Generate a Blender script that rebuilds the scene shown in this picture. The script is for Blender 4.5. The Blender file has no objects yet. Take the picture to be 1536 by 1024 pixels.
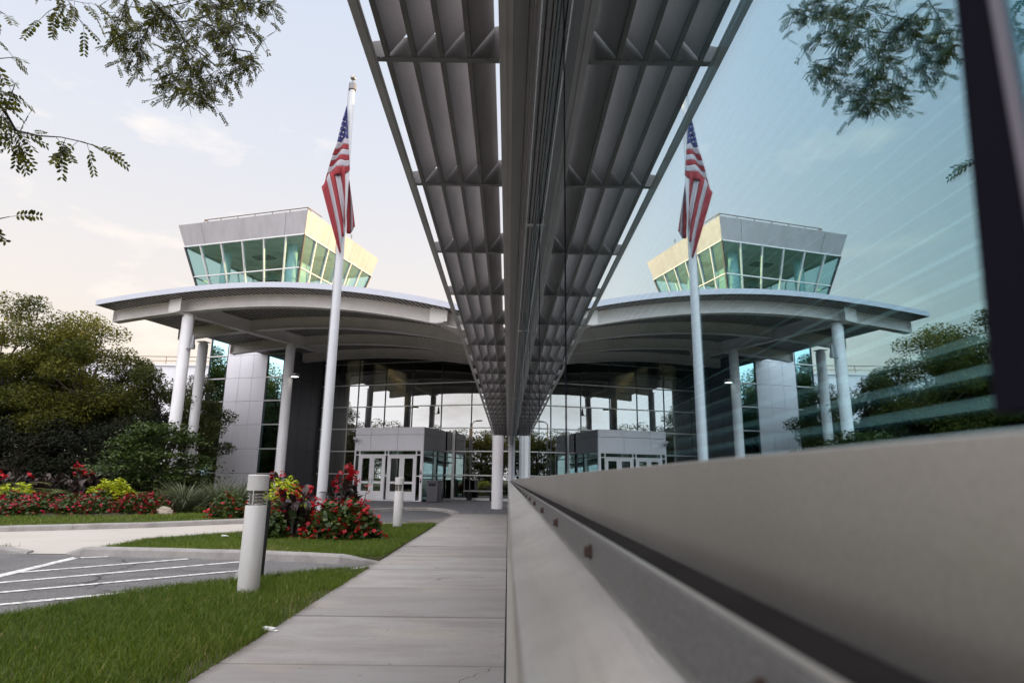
import bpy, math, random
import numpy as np
from mathutils import Vector, Matrix
R = math.radians
random.seed(7)
rng = np.random.default_rng(11)
sc = bpy.context.scene
COL = sc.collection

# ------------------------------------------------------------------ helpers
def tag(o, label=None, cat=None, group=None, kind=None):
    if label: o['label'] = label
    if cat: o['category'] = cat
    if group: o['group'] = group
    if kind: o['kind'] = kind
    return o

def thing(name, label, cat, loc=(0, 0, 0), rz=0.0, group=None):
    o = bpy.data.objects.new(name, None)
    o.empty_display_size = .2
    COL.objects.link(o)
    o.location = loc
    o.rotation_euler = (0, 0, rz)
    return tag(o, label, cat, group)

def copy_tree(o, parent=None):
    c = o.copy()
    COL.objects.link(c)
    if parent: c.parent = parent
    for ch in list(o.children): copy_tree(ch, c)
    return c

class MB:
    def __init__(s): s.v = []; s.f = []; s.m = []; s.off = Vector((0, 0, 0))
    def add(s, vs, fs, mi=0):
        n = len(s.v)
        s.v += [tuple(Vector(p) - s.off) for p in vs]
        s.f += [tuple(i + n for i in f) for f in fs]
        s.m += [mi] * len(fs)
        return s
    def box(s, x0, x1, y0, y1, z0, z1, mi=0, M=None):
        vs = [(x, y, z) for z in (z0, z1) for y in (y0, y1) for x in (x0, x1)]
        if M: vs = [M @ Vector(p) for p in vs]
        return s.add(vs, [(0, 2, 3, 1), (4, 5, 7, 6), (0, 1, 5, 4), (2, 6, 7, 3), (0, 4, 6, 2), (1, 3, 7, 5)], mi)
    def hexa(s, b, t, mi=0):            # two quads (bottom ring, top ring)
        return s.add(list(b) + list(t), [(3, 2, 1, 0), (4, 5, 6, 7), (0, 1, 5, 4), (1, 2, 6, 5), (2, 3, 7, 6), (3, 0, 4, 7)], mi)
    def prism(s, poly, z0, z1, mi=0):
        n = len(poly)
        a = sum(poly[i][0] * poly[(i + 1) % n][1] - poly[(i + 1) % n][0] * poly[i][1] for i in range(n))
        if a < 0: poly = poly[::-1]
        vs = [(p[0], p[1], z0) for p in poly] + [(p[0], p[1], z1) for p in poly]
        fs = [tuple(range(n - 1, -1, -1)), tuple(range(n, 2 * n))] + [(i, (i + 1) % n, n + (i + 1) % n, n + i) for i in range(n)]
        return s.add(vs, fs, mi)
    def bar(s, p, q, w, h, mi=0, up=(0, 0, 1)):     # rectangular bar from p to q
        p, q = Vector(p), Vector(q)
        d = (q - p).normalized(); up = Vector(up)
        if abs(d.dot(up)) > .98: up = Vector((0, 1, 0))
        x = d.cross(up).normalized() * w / 2; y = x.cross(d).normalized() * h / 2
        return s.hexa([p - x - y, p + x - y, p + x + y, p - x + y], [q - x - y, q + x - y, q + x + y, q - x + y], mi)
    def tube(s, pts, rad, n=8, mi=0, cap=True):
        pts = [Vector(p) for p in pts]
        if not hasattr(rad, '__len__'): rad = [rad] * len(pts)
        vs = []; prev = None
        for i, p in enumerate(pts):
            d = (pts[min(i + 1, len(pts) - 1)] - pts[max(i - 1, 0)]).normalized()
            if prev is None:
                a = Vector((1, 0, 0)) if abs(d.x) < .9 else Vector((0, 1, 0))
                x = d.cross(a).normalized()
            else:
                x = (prev - d * prev.dot(d)).normalized()
            prev = x; y = d.cross(x)
            vs += [p + (x * math.cos(2 * math.pi * k / n) + y * math.sin(2 * math.pi * k / n)) * rad[i] for k in range(n)]
        fs = [(i * n + k, i * n + (k + 1) % n, (i + 1) * n + (k + 1) % n, (i + 1) * n + k) for i in range(len(pts) - 1) for k in range(n)]
        if cap: fs += [tuple(range(n - 1, -1, -1)), tuple(range((len(pts) - 1) * n, len(pts) * n))]
        return s.add(vs, fs, mi)
    def lathe(s, prof, c=(0, 0, 0), n=24, mi=0):
        vs = [(c[0] + r * math.cos(2 * math.pi * k / n), c[1] + r * math.sin(2 * math.pi * k / n), c[2] + z) for r, z in prof for k in range(n)]
        fs = [(i * n + k, i * n + (k + 1) % n, (i + 1) * n + (k + 1) % n, (i + 1) * n + k) for i in range(len(prof) - 1) for k in range(n)]
        fs += [tuple(range(n - 1, -1, -1)), tuple(range((len(prof) - 1) * n, len(prof) * n))]
        return s.add(vs, fs, mi)
    def build(s, name, mats, parent=None, smooth=False, bevel=0):
        me = bpy.data.meshes.new(name)
        me.from_pydata(s.v, [], s.f)
        if not isinstance(mats, (list, tuple)): mats = [mats]
        for m in mats: me.materials.append(m)
        me.polygons.foreach_set('material_index', s.m)
        if smooth:
            me.polygons.foreach_set('use_smooth', [True] * len(s.f))
            try: me.set_sharp_from_angle(angle=R(40))
            except Exception: pass
        me.update()
        o = bpy.data.objects.new(name, me)
        COL.objects.link(o)
        if parent: o.parent = parent
        if bevel:
            b = o.modifiers.new('bevel', 'BEVEL'); b.width = bevel; b.segments = 2; b.limit_method = 'ANGLE'
        return o

def np_obj(name, V, F, mat, parent=None, var=None):
    """V (n,3), F (m,k) faces of one size; var: per face random number stored as an attribute."""
    me = bpy.data.meshes.new(name)
    n, (m, k) = len(V), F.shape
    me.vertices.add(n); me.vertices.foreach_set('co', np.asarray(V, np.float32).ravel())
    me.loops.add(m * k); me.loops.foreach_set('vertex_index', F.astype(np.int32).ravel())
    me.polygons.add(m)
    me.polygons.foreach_set('loop_start', np.arange(m, dtype=np.int32) * k)
    if var is not None:
        a = me.attributes.new('var', 'FLOAT', 'FACE'); a.data.foreach_set('value', np.asarray(var, np.float32))
    me.materials.append(mat)
    me.update(calc_edges=True); me.validate()
    o = bpy.data.objects.new(name, me); COL.objects.link(o)
    if parent: o.parent = parent
    return o

def struct(name, mb, mat, label=None, smooth=False, bevel=0):
    o = mb.build(name, mat, None, smooth, bevel)
    o['kind'] = 'structure'
    if label: o['label'] = label
    return o

# ------------------------------------------------------------------ materials
def new(name):
    m = bpy.data.materials.new(name); m.use_nodes = True
    nt = m.node_tree; nt.nodes.clear()
    return m, nt, nt.nodes.new('ShaderNodeOutputMaterial')
def N(nt, t, **k):
    n = nt.nodes.new(t)
    for a, b in k.items():
        if a in n.inputs.keys(): n.inputs[a].default_value = b
        else: setattr(n, a, b)
    return n
def mixc(nt, fac, a, b):
    n = nt.nodes.new('ShaderNodeMix'); n.data_type = 'RGBA'
    for sock, v in ((n.inputs[0], fac), (n.inputs[6], a), (n.inputs[7], b)):
        if hasattr(v, 'links'): nt.links.new(v, sock)
        else: sock.default_value = v if not isinstance(v, tuple) or len(v) == 4 else (*v, 1)
    return n.outputs[2]
def ramp(nt, src, lo, hi):
    n = nt.nodes.new('ShaderNodeMapRange'); n.inputs[1].default_value = lo; n.inputs[2].default_value = hi
    nt.links.new(src, n.inputs[0]); return n.outputs[0]
def noise(nt, scale, detail=5, stretch=None, rough=.6):
    tc = nt.nodes.new('ShaderNodeTexCoord'); n = N(nt, 'ShaderNodeTexNoise', Scale=scale, Detail=detail, Roughness=rough)
    src = tc.outputs['Object']
    if stretch:
        mp = nt.nodes.new('ShaderNodeMapping'); mp.inputs['Scale'].default_value = stretch
        nt.links.new(src, mp.inputs[0]); src = mp.outputs[0]
    nt.links.new(src, n.inputs['Vector'])
    return n.outputs[0]

def surf(name, col, rough=.6, metal=0., dirt=None, dscale=3., damt=.5, stretch=None, fine=None, bump=0., bscale=60., spec=.5, dlo=.42, dhi=.72, bstretch=None, crack=None):
    m, nt, out = new(name)
    p = N(nt, 'ShaderNodeBsdfPrincipled', Roughness=rough, Metallic=metal)
    p.inputs['Specular IOR Level'].default_value = spec
    c = (*col, 1)
    src = None
    if dirt:
        f = ramp(nt, noise(nt, dscale, 6, stretch), dlo, dhi)
        mu = nt.nodes.new('ShaderNodeMath'); mu.operation = 'MULTIPLY'; mu.inputs[1].default_value = damt
        nt.links.new(f, mu.inputs[0])
        src = mixc(nt, mu.outputs[0], c, (*dirt, 1))
    if fine:                        # fine speckle: (scale, colour, amount)
        f = ramp(nt, noise(nt, fine[0], 3), .45, .62)
        mu = nt.nodes.new('ShaderNodeMath'); mu.operation = 'MULTIPLY'; mu.inputs[1].default_value = fine[2]
        nt.links.new(f, mu.inputs[0])
        src = mixc(nt, mu.outputs[0], src if src else c, (*fine[1], 1))
    if crack:                       # hairline cracks: (scale, width, colour)
        tc = nt.nodes.new('ShaderNodeTexCoord'); vo = nt.nodes.new('ShaderNodeTexVoronoi'); vo.feature = 'DISTANCE_TO_EDGE'; vo.inputs['Scale'].default_value = crack[0]
        nz = N(nt, 'ShaderNodeTexNoise', Scale=3, Detail=6); nt.links.new(tc.outputs['Object'], nz.inputs['Vector'])
        s2 = nt.nodes.new('ShaderNodeVectorMath'); s2.operation = 'SCALE'; s2.inputs['Scale'].default_value = .5; nt.links.new(nz.outputs['Color'], s2.inputs[0])
        ad = nt.nodes.new('ShaderNodeVectorMath'); ad.operation = 'ADD'; nt.links.new(tc.outputs['Object'], ad.inputs[0]); nt.links.new(s2.outputs[0], ad.inputs[1]); nt.links.new(ad.outputs[0], vo.inputs['Vector'])
        lt = nt.nodes.new('ShaderNodeMapRange'); lt.inputs[1].default_value = crack[1]; lt.inputs[2].default_value = crack[1] * .3; nt.links.new(vo.outputs['Distance'], lt.inputs[0])
        mm = nt.nodes.new('ShaderNodeMath'); mm.operation = 'MULTIPLY'; nt.links.new(lt.outputs[0], mm.inputs[0]); nt.links.new(ramp(nt, noise(nt, .45, 3), .46, .54), mm.inputs[1])
        src = mixc(nt, mm.outputs[0], src if src else c, (*crack[2], 1))
    if src: nt.links.new(src, p.inputs['Base Color'])
    else: p.inputs['Base Color'].default_value = c
    if bump:
        b = N(nt, 'ShaderNodeBump', Strength=bump, Distance=.01)
        nt.links.new(noise(nt, bscale, 4, bstretch), b.inputs['Height']); nt.links.new(b.outputs[0], p.inputs['Normal'])
    nt.links.new(p.outputs[0], out.inputs[0])
    return m

def leafmat(name, ca, cb, trans=.35, rough=.5, dry=None):
    m, nt, out = new(name)
    at = N(nt, 'ShaderNodeAttribute', attribute_name='var')
    col = mixc(nt, at.outputs['Fac'], (*ca, 1), (*cb, 1))
    if dry:
        col = mixc(nt, ramp(nt, at.outputs['Fac'], 1.0, 1.6), col, (*dry, 1))
    p = N(nt, 'ShaderNodeBsdfPrincipled', Roughness=rough)
    p.inputs['Specular IOR Level'].default_value = .35
    nt.links.new(col, p.inputs['Base Color'])
    t = nt.nodes.new('ShaderNodeBsdfTranslucent'); nt.links.new(col, t.inputs[0])
    mx = nt.nodes.new('ShaderNodeMixShader'); mx.inputs[0].default_value = trans
    nt.links.new(p.outputs[0], mx.inputs[1]); nt.links.new(t.outputs[0], mx.inputs[2])
    nt.links.new(mx.outputs[0], out.inputs[0])
    return m

def glass(name, r0, r1, gcol, tcol, rough=0.0, wob=0., wscale=.5, gface=None):
    """coated glazing: reflection grows from r0 (face on) to r1 (grazing), the rest passes through tinted"""
    m, nt, out = new(name)
    lw = N(nt, 'ShaderNodeLayerWeight', Blend=.5)
    mr = nt.nodes.new('ShaderNodeMapRange'); mr.inputs[3].default_value = r0; mr.inputs[4].default_value = r1
    nt.links.new(lw.outputs['Facing'], mr.inputs[0])
    g = N(nt, 'ShaderNodeBsdfGlossy', Roughness=rough); g.inputs[0].default_value = (*gcol, 1)
    if gface:                       # coating colour: deeper when seen more face on
        q = nt.nodes.new('ShaderNodeMapRange'); q.inputs[1].default_value = .40; q.inputs[2].default_value = .88
        nt.links.new(lw.outputs['Facing'], q.inputs[0])
        nt.links.new(mixc(nt, q.outputs[0], (*gface, 1), (*gcol, 1)), g.inputs[0])
    if wob:
        b = N(nt, 'ShaderNodeBump', Strength=1., Distance=wob)
        nt.links.new(noise(nt, wscale, 1), b.inputs['Height']); nt.links.new(b.outputs[0], g.inputs['Normal'])
    t = nt.nodes.new('ShaderNodeBsdfTransparent'); t.inputs[0].default_value = (*tcol, 1)
    mx = nt.nodes.new('ShaderNodeMixShader')
    nt.links.new(mr.outputs[0], mx.inputs[0]); nt.links.new(t.outputs[0], mx.inputs[1]); nt.links.new(g.outputs[0], mx.inputs[2])
    nt.links.new(mx.outputs[0], out.inputs[0])
    return m

def emit(name, col, s):
    m, nt, out = new(name)
    e = N(nt, 'ShaderNodeEmission', Strength=s); e.inputs[0].default_value = (*col, 1)
    nt.links.new(e.outputs[0], out.inputs[0]); return m

M_conc = surf('concrete_walk', (.36, .338, .325), .85, dirt=(.25, .225, .205), dscale=1.1, damt=.75, stretch=(.6, 2.2, 1), fine=(150, (.30, .29, .28), .45), bump=.25, bscale=180)
def concrete():
    m, nt, out = new('concrete_walk')
    p = N(nt, 'ShaderNodeBsdfPrincipled', Roughness=.88); p.inputs['Specular IOR Level'].default_value = .3
    tc = nt.nodes.new('ShaderNodeTexCoord'); sx = nt.nodes.new('ShaderNodeSeparateXYZ'); nt.links.new(tc.outputs['Object'], sx.inputs[0])
    def math_(op, a, b):
        n = nt.nodes.new('ShaderNodeMath'); n.operation = op
        for k, v in ((0, a), (1, b)):
            if hasattr(v, 'links'): nt.links.new(v, n.inputs[k])
            else: n.inputs[k].default_value = v
        return n.outputs[0]
    slab = math_('FLOOR', math_('DIVIDE', math_('SUBTRACT', sx.outputs[1], 3.93), 1.3), 0)
    wn = nt.nodes.new('ShaderNodeTexWhiteNoise'); wn.noise_dimensions = '1D'; nt.links.new(slab, wn.inputs['W'])
    c = mixc(nt, wn.outputs['Value'], (.31, .292, .282, 1), (.40, .378, .362, 1))
    c = mixc(nt, math_('MULTIPLY', ramp(nt, noise(nt, 1.3, 7, (.8, 2.4, 1), .68), .42, .66), .62), c, (.235, .205, .18, 1))       # water stains
    c = mixc(nt, math_('MULTIPLY', ramp(nt, noise(nt, .9, 5, (1, 1.6, 1)), .55, .68), .5), c, (.44, .39, .31, 1))                # ochre patches
    c = mixc(nt, math_('MULTIPLY', ramp(nt, noise(nt, 17, 2), .70, .74), .75), c, (.12, .11, .10, 1))                            # gum spots
    c = mixc(nt, math_('MULTIPLY', ramp(nt, noise(nt, 170, 3), .44, .62), .5), c, (.23, .22, .21, 1))                            # sand grain
    fr_ = math_('ABSOLUTE', math_('SUBTRACT', math_('FRACT', math_('DIVIDE', math_('SUBTRACT', sx.outputs[1], 3.93 - .65), 1.3), 0), .5), 0)
    c = mixc(nt, math_('MULTIPLY', ramp(nt, fr_, .022, .008), .38), c, (.13, .118, .108, 1))                                      # grime along the joints
    ex_ = math_('ADD', sx.outputs[0], math_('MULTIPLY', noise(nt, 2.2, 4), .16))
    c = mixc(nt, math_('MULTIPLY', ramp(nt, ex_, -1.50, -1.60), .7), c, (.12, .10, .08, 1))                                      # earth washed over the lawn edge
    vo = nt.nodes.new('ShaderNodeTexVoronoi'); vo.feature = 'DISTANCE_TO_EDGE'; vo.inputs['Scale'].default_value = .55
    ad = nt.nodes.new('ShaderNodeVectorMath'); ad.operation = 'ADD'; nz = N(nt, 'ShaderNodeTexNoise', Scale=5, Detail=4)
    nt.links.new(tc.outputs['Object'], nz.inputs['Vector']); sc_ = nt.nodes.new('ShaderNodeVectorMath'); sc_.operation = 'SCALE'; sc_.inputs['Scale'].default_value = .35
    nt.links.new(nz.outputs['Color'], sc_.inputs[0]); nt.links.new(tc.outputs['Object'], ad.inputs[0]); nt.links.new(sc_.outputs[0], ad.inputs[1]); nt.links.new(ad.outputs[0], vo.inputs['Vector'])
    cr_ = math_('MULTIPLY', math_('LESS_THAN', vo.outputs['Distance'], .0022), ramp(nt, noise(nt, .5, 2), .52, .56))
    c = mixc(nt, cr_, c, (.10, .09, .085, 1))
    nt.links.new(c, p.inputs['Base Color'])
    b = N(nt, 'ShaderNodeBump', Strength=.35, Distance=.006); nt.links.new(noise(nt, 60, 4, (.25, 6, 1)), b.inputs['Height']); nt.links.new(b.outputs[0], p.inputs['Normal'])
    nt.links.new(p.outputs[0], out.inputs[0])
    return m
M_conc = concrete()
M_drive = surf('concrete_drive', (.47, .43, .38), .85, dirt=(.36, .33, .30), dscale=.7, damt=.6, fine=(90, (.36, .34, .31), .4), bump=.2, bscale=120)
M_kerb = surf('concrete_kerb', (.36, .34, .325), .9, dirt=(.19, .175, .165), dscale=5, damt=.7, fine=(120, (.2, .19, .18), .5), bump=.4, bscale=90)
M_asph = surf('asphalt', (.105, .102, .102), .9, dirt=(.05, .048, .047), dscale=2.2, damt=.9, stretch=(.6, 1.3, 1), dlo=.46, dhi=.66, crack=(.38, .012, (.03, .028, .028)), fine=(110, (.27, .262, .257), .7), bump=.6, bscale=220)
M_asph2 = surf('asphalt_dark', (.10, .10, .105), .9, dirt=(.06, .06, .062), dscale=1.2, damt=.6, fine=(120, (.18, .18, .18), .5))
M_paint = surf('road_paint', (.74, .73, .71), .7, dirt=(.24, .23, .22), dscale=16, damt=.85, dlo=.44, dhi=.62)
M_paver = surf('plaza_paver', (.17, .17, .18), .85, dirt=(.10, .10, .105), dscale=2, damt=.7, fine=(60, (.24, .24, .25), .5))
M_soil = surf('lawn_soil', (.055, .06, .022), 1., dirt=(.10, .07, .042), dscale=3, damt=.8, bump=.6, bscale=40)
M_mulch = surf('mulch', (.035, .022, .015), 1., dirt=(.015, .01, .008), dscale=20, damt=.8, bump=.8, bscale=50)
M_ground = surf('far_ground', (.06, .075, .03), 1., dirt=(.05, .05, .03), dscale=.3)
M_white = surf('white_paint', (.80, .79, .81), .45, dirt=(.66, .64, .63), dscale=2.5, damt=.6, stretch=(1, 1, .35))
M_pole = surf('pole_paint', (.62, .64, .67), .35, dirt=(.5, .5, .5), dscale=2, damt=.5, stretch=(2, 2, .2))
M_bollard = surf('bollard_paint', (.56, .545, .535), .42, dirt=(.42, .38, .33), dscale=9, damt=.55, dlo=.52, dhi=.75, stretch=(1, 1, .35))
M_louvre = surf('bollard_louvre', (.70, .68, .66), .25, .9)
M_steelbeam = surf('beam_paint', (.80, .765, .745), .5, dirt=(.62, .58, .56), dscale=1.5, damt=.6)
M_fascia = surf('fascia_metal', (.48, .50, .57), .35, .1, dirt=(.40, .42, .48), dscale=2, damt=.5)
M_deck = surf('deck_metal', (.55, .52, .52), .5, .1, dirt=(.26, .25, .25), dscale=2, damt=.5)
M_panel = surf('white_panel', (.80, .78, .83), .38, dirt=(.70, .68, .72), dscale=1.2, damt=.6, stretch=(1.5, 1.5, .25))
M_panelcab = surf('cab_panel', (.40, .385, .40), .4, dirt=(.30, .285, .285), dscale=1.6, damt=.7, stretch=(1.6, 1.6, .12))
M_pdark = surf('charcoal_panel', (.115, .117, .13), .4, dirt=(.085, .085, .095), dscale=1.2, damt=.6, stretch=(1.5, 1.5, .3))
M_gap = surf('joint_black', (.012, .012, .013), .7)
M_mull = surf('mullion_alu', (.62, .61, .60), .35, .3, dirt=(.5, .48, .46), dscale=4, damt=.4)
M_muld = surf('mullion_dark', (.05, .05, .052), .4, .2)
M_shade = surf('sunshade_alu', (.56, .53, .53), .42, .0, dirt=(.36, .335, .33), dscale=4, damt=.65, stretch=(2, .6, 2), fine=(220, (.2, .19, .19), .25))
M_lip_shade = surf('lip_shade_tone', (.17, .155, .15), .5, dirt=(.10, .09, .088), dscale=5, damt=.7)  # shade on the blade lips, put into a darker colour
M_header = surf('header_alu', (.26, .25, .255), .4, .4, dirt=(.15, .145, .15), dscale=5, damt=.6, stretch=(3, .3, 3))
M_steel = surf('brushed_steel', (.61, .59, .58), .42, 1., dirt=(.50, .475, .455), dscale=5, damt=.5, stretch=(1, 1.2, .5), fine=(420, (.45, .43, .41), .35), bump=.12, bscale=260, bstretch=(1, 9, .12))
M_apron = surf('apron_steel', (.82, .79, .76), .30, 1., dirt=(.60, .57, .54), dscale=4, damt=.75, stretch=(3, .9, 2.2), fine=(30, (.66, .63, .6), .3), bump=.05, bscale=40, bstretch=(4, .4, 3))
M_rail = surf('rail_alu', (.115, .112, .114), .5, .1, dirt=(.08, .077, .077), dscale=7, damt=.6, stretch=(1, 1, .4), fine=(300, (.3, .29, .29), .3))
M_ledge = surf('ledge_alu', (.036, .033, .032), .9, .0, spec=.05, dirt=(.018, .017, .017), dscale=9, damt=.7)
M_rust = surf('rusty_bolt', (.045, .022, .015), .7, .1, dirt=(.02, .012, .01), dscale=120, damt=.8)
M_pane_refl = surf('pane_reflection_grey', (.22, .20, .24), .5, .3)  # flat grey holding the reflected tone of the next pane
M_silic = surf('silicone', (.010, .009, .016), .8, spec=.05)
M_bark = surf('bark', (.07, .055, .042), .9, dirt=(.03, .025, .02), dscale=12, damt=.8, stretch=(1, 1, .3), bump=.6, bscale=30)
M_twig = surf('twig_bark', (.035, .028, .022), .8)
M_blk = surf('black_metal', (.008, .008, .009), .6, spec=.2)
M_grey = surf('grey_metal', (.22, .22, .23), .45, .3)
M_bin = surf('bin_plastic', (.085, .08, .095), .5, dirt=(.05, .05, .055), dscale=6)
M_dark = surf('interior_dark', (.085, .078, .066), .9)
M_int = surf('interior_wall', (.16, .15, .13), .9, dirt=(.1, .09, .08), dscale=.8)
M_ceil = surf('cab_ceiling', (.52, .52, .40), .9, dirt=(.28, .275, .20), dscale=1.3, damt=.8)
M_cabcol = surf('cab_column', (.45, .62, .62), .6)
M_blind = surf('blind_slat', (.88, .90, .90), .6)
M_rock = surf('rock', (.36, .30, .24), .9, dirt=(.2, .17, .14), dscale=8, bump=.6, bscale=20)
M_paper = surf('paper', (.78, .77, .76), .8)
M_frail = surf('brown_rail', (.16, .11, .085), .6)
M_red = surf('red_cloth', (.27, .026, .034), .8, dirt=(.19, .02, .026), dscale=6, damt=.6)
M_wht = surf('white_cloth', (.42, .40, .44), .8, dirt=(.38, .37, .41), dscale=6, damt=.6)
M_blu = surf('blue_cloth', (.035, .04, .15), .75)
M_gold = surf('ball_metal', (.35, .33, .30), .25, 1.)
M_beacon = emit('beacon_red', (1., .10, .04), 1.6)
M_flood = emit('flood_lens', (1., .97, .9), 2.2)
M_lampw = emit('vestibule_lamp', (1., .96, .86), 2.5)
M_sticker = surf('red_sticker', (.5, .06, .05), .6)
M_brick = surf('brown_brick', (.22, .12, .08), .9, dirt=(.13, .07, .05), dscale=6)

G_wall = glass('wall_glass', .0, 1., (.84, .95, .99), (.80, .96, .975), wob=.00006, wscale=1.1, gface=(.53, .79, .88))
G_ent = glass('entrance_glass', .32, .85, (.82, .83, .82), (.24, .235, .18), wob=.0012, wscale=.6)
G_strip = glass('tower_glass', .62, .95, (.52, .82, .86), (.12, .28, .28), wob=.0015, wscale=.5)
G_cab = glass('cab_glass', .03, .30, (.62, .95, .97), (.88, .975, .975))
G_door = glass('door_glass', .20, .9, (.8, .85, .8), (.22, .36, .34), wob=.001, wscale=.8)

L_grass = leafmat('grass_blade', (.034, .080, .006), (.165, .225, .018), .3, dry=(.36, .29, .12))
L_grassf = leafmat('grass_far', (.050, .105, .008), (.18, .23, .024), .3, dry=(.30, .26, .11))
L_locust = leafmat('locust_leaf', (.028, .034, .006), (.16, .165, .022), .5, .6)
L_olive = leafmat('olive_leaf', (.024, .040, .008), (.165, .160, .020), .42, .7)
L_green = leafmat('green_leaf', (.035, .050, .012), (.12, .13, .025), .35)
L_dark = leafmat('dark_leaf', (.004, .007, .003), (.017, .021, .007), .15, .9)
L_dog = leafmat('dogwood_leaf', (.022, .045, .010), (.095, .13, .03), .3)
L_beg = leafmat('begonia_leaf', (.018, .045, .010), (.085, .115, .022), .25, .35)
L_redf = leafmat('red_blossom', (.30, .004, .008), (.56, .014, .025), .25)
L_pinkf = leafmat('crimson_blossom', (.28, .005, .022), (.52, .022, .06), .25)
L_lime = leafmat('lime_leaf', (.26, .33, .012), (.52, .55, .03), .35)
L_canna = leafmat('canna_leaf', (.016, .010, .010), (.060, .035, .030), .15, .3)
L_cannag = leafmat('canna_green_leaf', (.030, .045, .020), (.10, .12, .06), .2, .3)
L_silver = leafmat('silver_leaf', (.20, .23, .16), (.42, .46, .34), .25)
L_orn = leafmat('ornamental_blade', (.055, .075, .030), (.20, .22, .13), .3)
L_palm = leafmat('palm_leaf', (.05, .075, .012), (.20, .21, .05), .3)

# ------------------------------------------------------------------ world, sun, camera
SUN_EL, SUN_AZ = R(9), R(72)
w = bpy.data.worlds.new('World'); sc.world = w; w.use_nodes = True
nt = w.node_tree; nt.nodes.clear()
wo = nt.nodes.new('ShaderNodeOutputWorld'); bg = N(nt, 'ShaderNodeBackground', Strength=.1)
sky = nt.nodes.new('ShaderNodeTexSky'); sky.sky_type = 'NISHITA'; sky.sun_disc = False
sky.sun_elevation = SUN_EL; sky.sun_rotation = SUN_AZ; sky.air_density = 1.; sky.dust_density = 2.; sky.ozone_density = 1.
tc = nt.nodes.new('ShaderNodeTexCoord'); sp = nt.nodes.new('ShaderNodeSeparateXYZ'); nt.links.new(tc.outputs['Generated'], sp.inputs[0])
cr = nt.nodes.new('ShaderNodeValToRGB'); e = cr.color_ramp.elements
cols = [(0, (6.5, 5.1, 3.9)), (.12, (6.3, 5.35, 4.45)), (.28, (5.9, 5.45, 5.2)), (.48, (5.1, 5.25, 5.75)), (.68, (4.5, 4.95, 5.8)), (1, (5., 5.5, 6.5))]
e[0].position, e[1].position = 0, 1
for p_, _ in cols[1:-1]: e.new(p_)
for el, (_, c_) in zip(e, cols): el.color = (*[x / 10 for x in c_], 1)
nt.links.new(sp.outputs[2], cr.inputs[0])
sca = nt.nodes.new('ShaderNodeVectorMath'); sca.operation = 'SCALE'; sca.inputs['Scale'].default_value = 10
nt.links.new(cr.outputs[0], sca.inputs[0])
base0 = mixc(nt, .80, sky.outputs[0], sca.outputs[0])
# unseen sky overhead and behind the camera (-Y) brightened as added fill light
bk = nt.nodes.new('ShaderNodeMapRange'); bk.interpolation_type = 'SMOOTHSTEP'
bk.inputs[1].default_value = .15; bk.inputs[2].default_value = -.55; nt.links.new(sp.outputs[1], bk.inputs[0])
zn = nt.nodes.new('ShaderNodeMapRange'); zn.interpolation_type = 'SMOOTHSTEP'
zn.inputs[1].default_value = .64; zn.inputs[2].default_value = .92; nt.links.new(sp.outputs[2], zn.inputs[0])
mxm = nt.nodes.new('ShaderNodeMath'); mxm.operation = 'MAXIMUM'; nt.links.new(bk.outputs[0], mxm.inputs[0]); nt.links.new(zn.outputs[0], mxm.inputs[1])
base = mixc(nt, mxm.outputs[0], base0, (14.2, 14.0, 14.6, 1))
# thin warm-edged clouds
mp = nt.nodes.new('ShaderNodeMapping'); mp.inputs['Scale'].default_value = (1., 1., 2.6); mp.inputs['Location'].default_value = (.3, .7, .1)
nt.links.new(tc.outputs['Generated'], mp.inputs[0])
cn = N(nt, 'ShaderNodeTexNoise', Scale=3.4, Detail=8, Roughness=.58); nt.links.new(mp.outputs[0], cn.inputs['Vector'])
cf = ramp(nt, cn.outputs[0], .54, .68)
mu = nt.nodes.new('ShaderNodeMath'); mu.operation = 'MULTIPLY'; mu.inputs[1].default_value = .55; nt.links.new(cf, mu.inputs[0])
fin = mixc(nt, mu.outputs[0], base, (7.2, 6.4, 5.6, 1))
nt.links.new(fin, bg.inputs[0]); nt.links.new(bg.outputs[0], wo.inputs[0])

sd = bpy.data.lights.new('sun', 'SUN'); sd.energy = 3.6; sd.angle = R(.6); sd.color = (1., .66, .27)
so = bpy.data.objects.new('sun', sd); COL.objects.link(so)
S = Vector((math.sin(SUN_AZ) * math.cos(SUN_EL), math.cos(SUN_AZ) * math.cos(SUN_EL), math.sin(SUN_EL)))
so.rotation_euler = (-S).to_track_quat('-Z', 'Y').to_euler(); so.location = (30, 20, 40)

cd = bpy.data.cameras.new('camera'); cam = bpy.data.objects.new('camera', cd); COL.objects.link(cam); sc.camera = cam
FPX = 940.
cd.sensor_width = 36; cd.lens = FPX / 1536 * 36; cd.clip_start = .01; cd.clip_end = 3000
th = math.atan(207 / FPX); rho = .013; psi = math.atan(3.3 / (FPX / math.cos(th)))
fw = Vector((math.sin(psi) * math.cos(th), math.cos(psi) * math.cos(th), math.sin(th)))
r0 = Vector((math.cos(psi), -math.sin(psi), 0)); u0 = r0.cross(fw)
RR = r0 * math.cos(rho) + u0 * math.sin(rho); UU = u0 * math.cos(rho) - r0 * math.sin(rho)
CAMZ = 1.05
cam.matrix_world = Matrix(((RR.x, UU.x, -fw.x, 0), (RR.y, UU.y, -fw.y, 0), (RR.z, UU.z, -fw.z, CAMZ), (0, 0, 0, 1)))
cd.dof.use_dof = True; cd.dof.focus_distance = 16; cd.dof.aperture_fstop = 8.5

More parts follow.
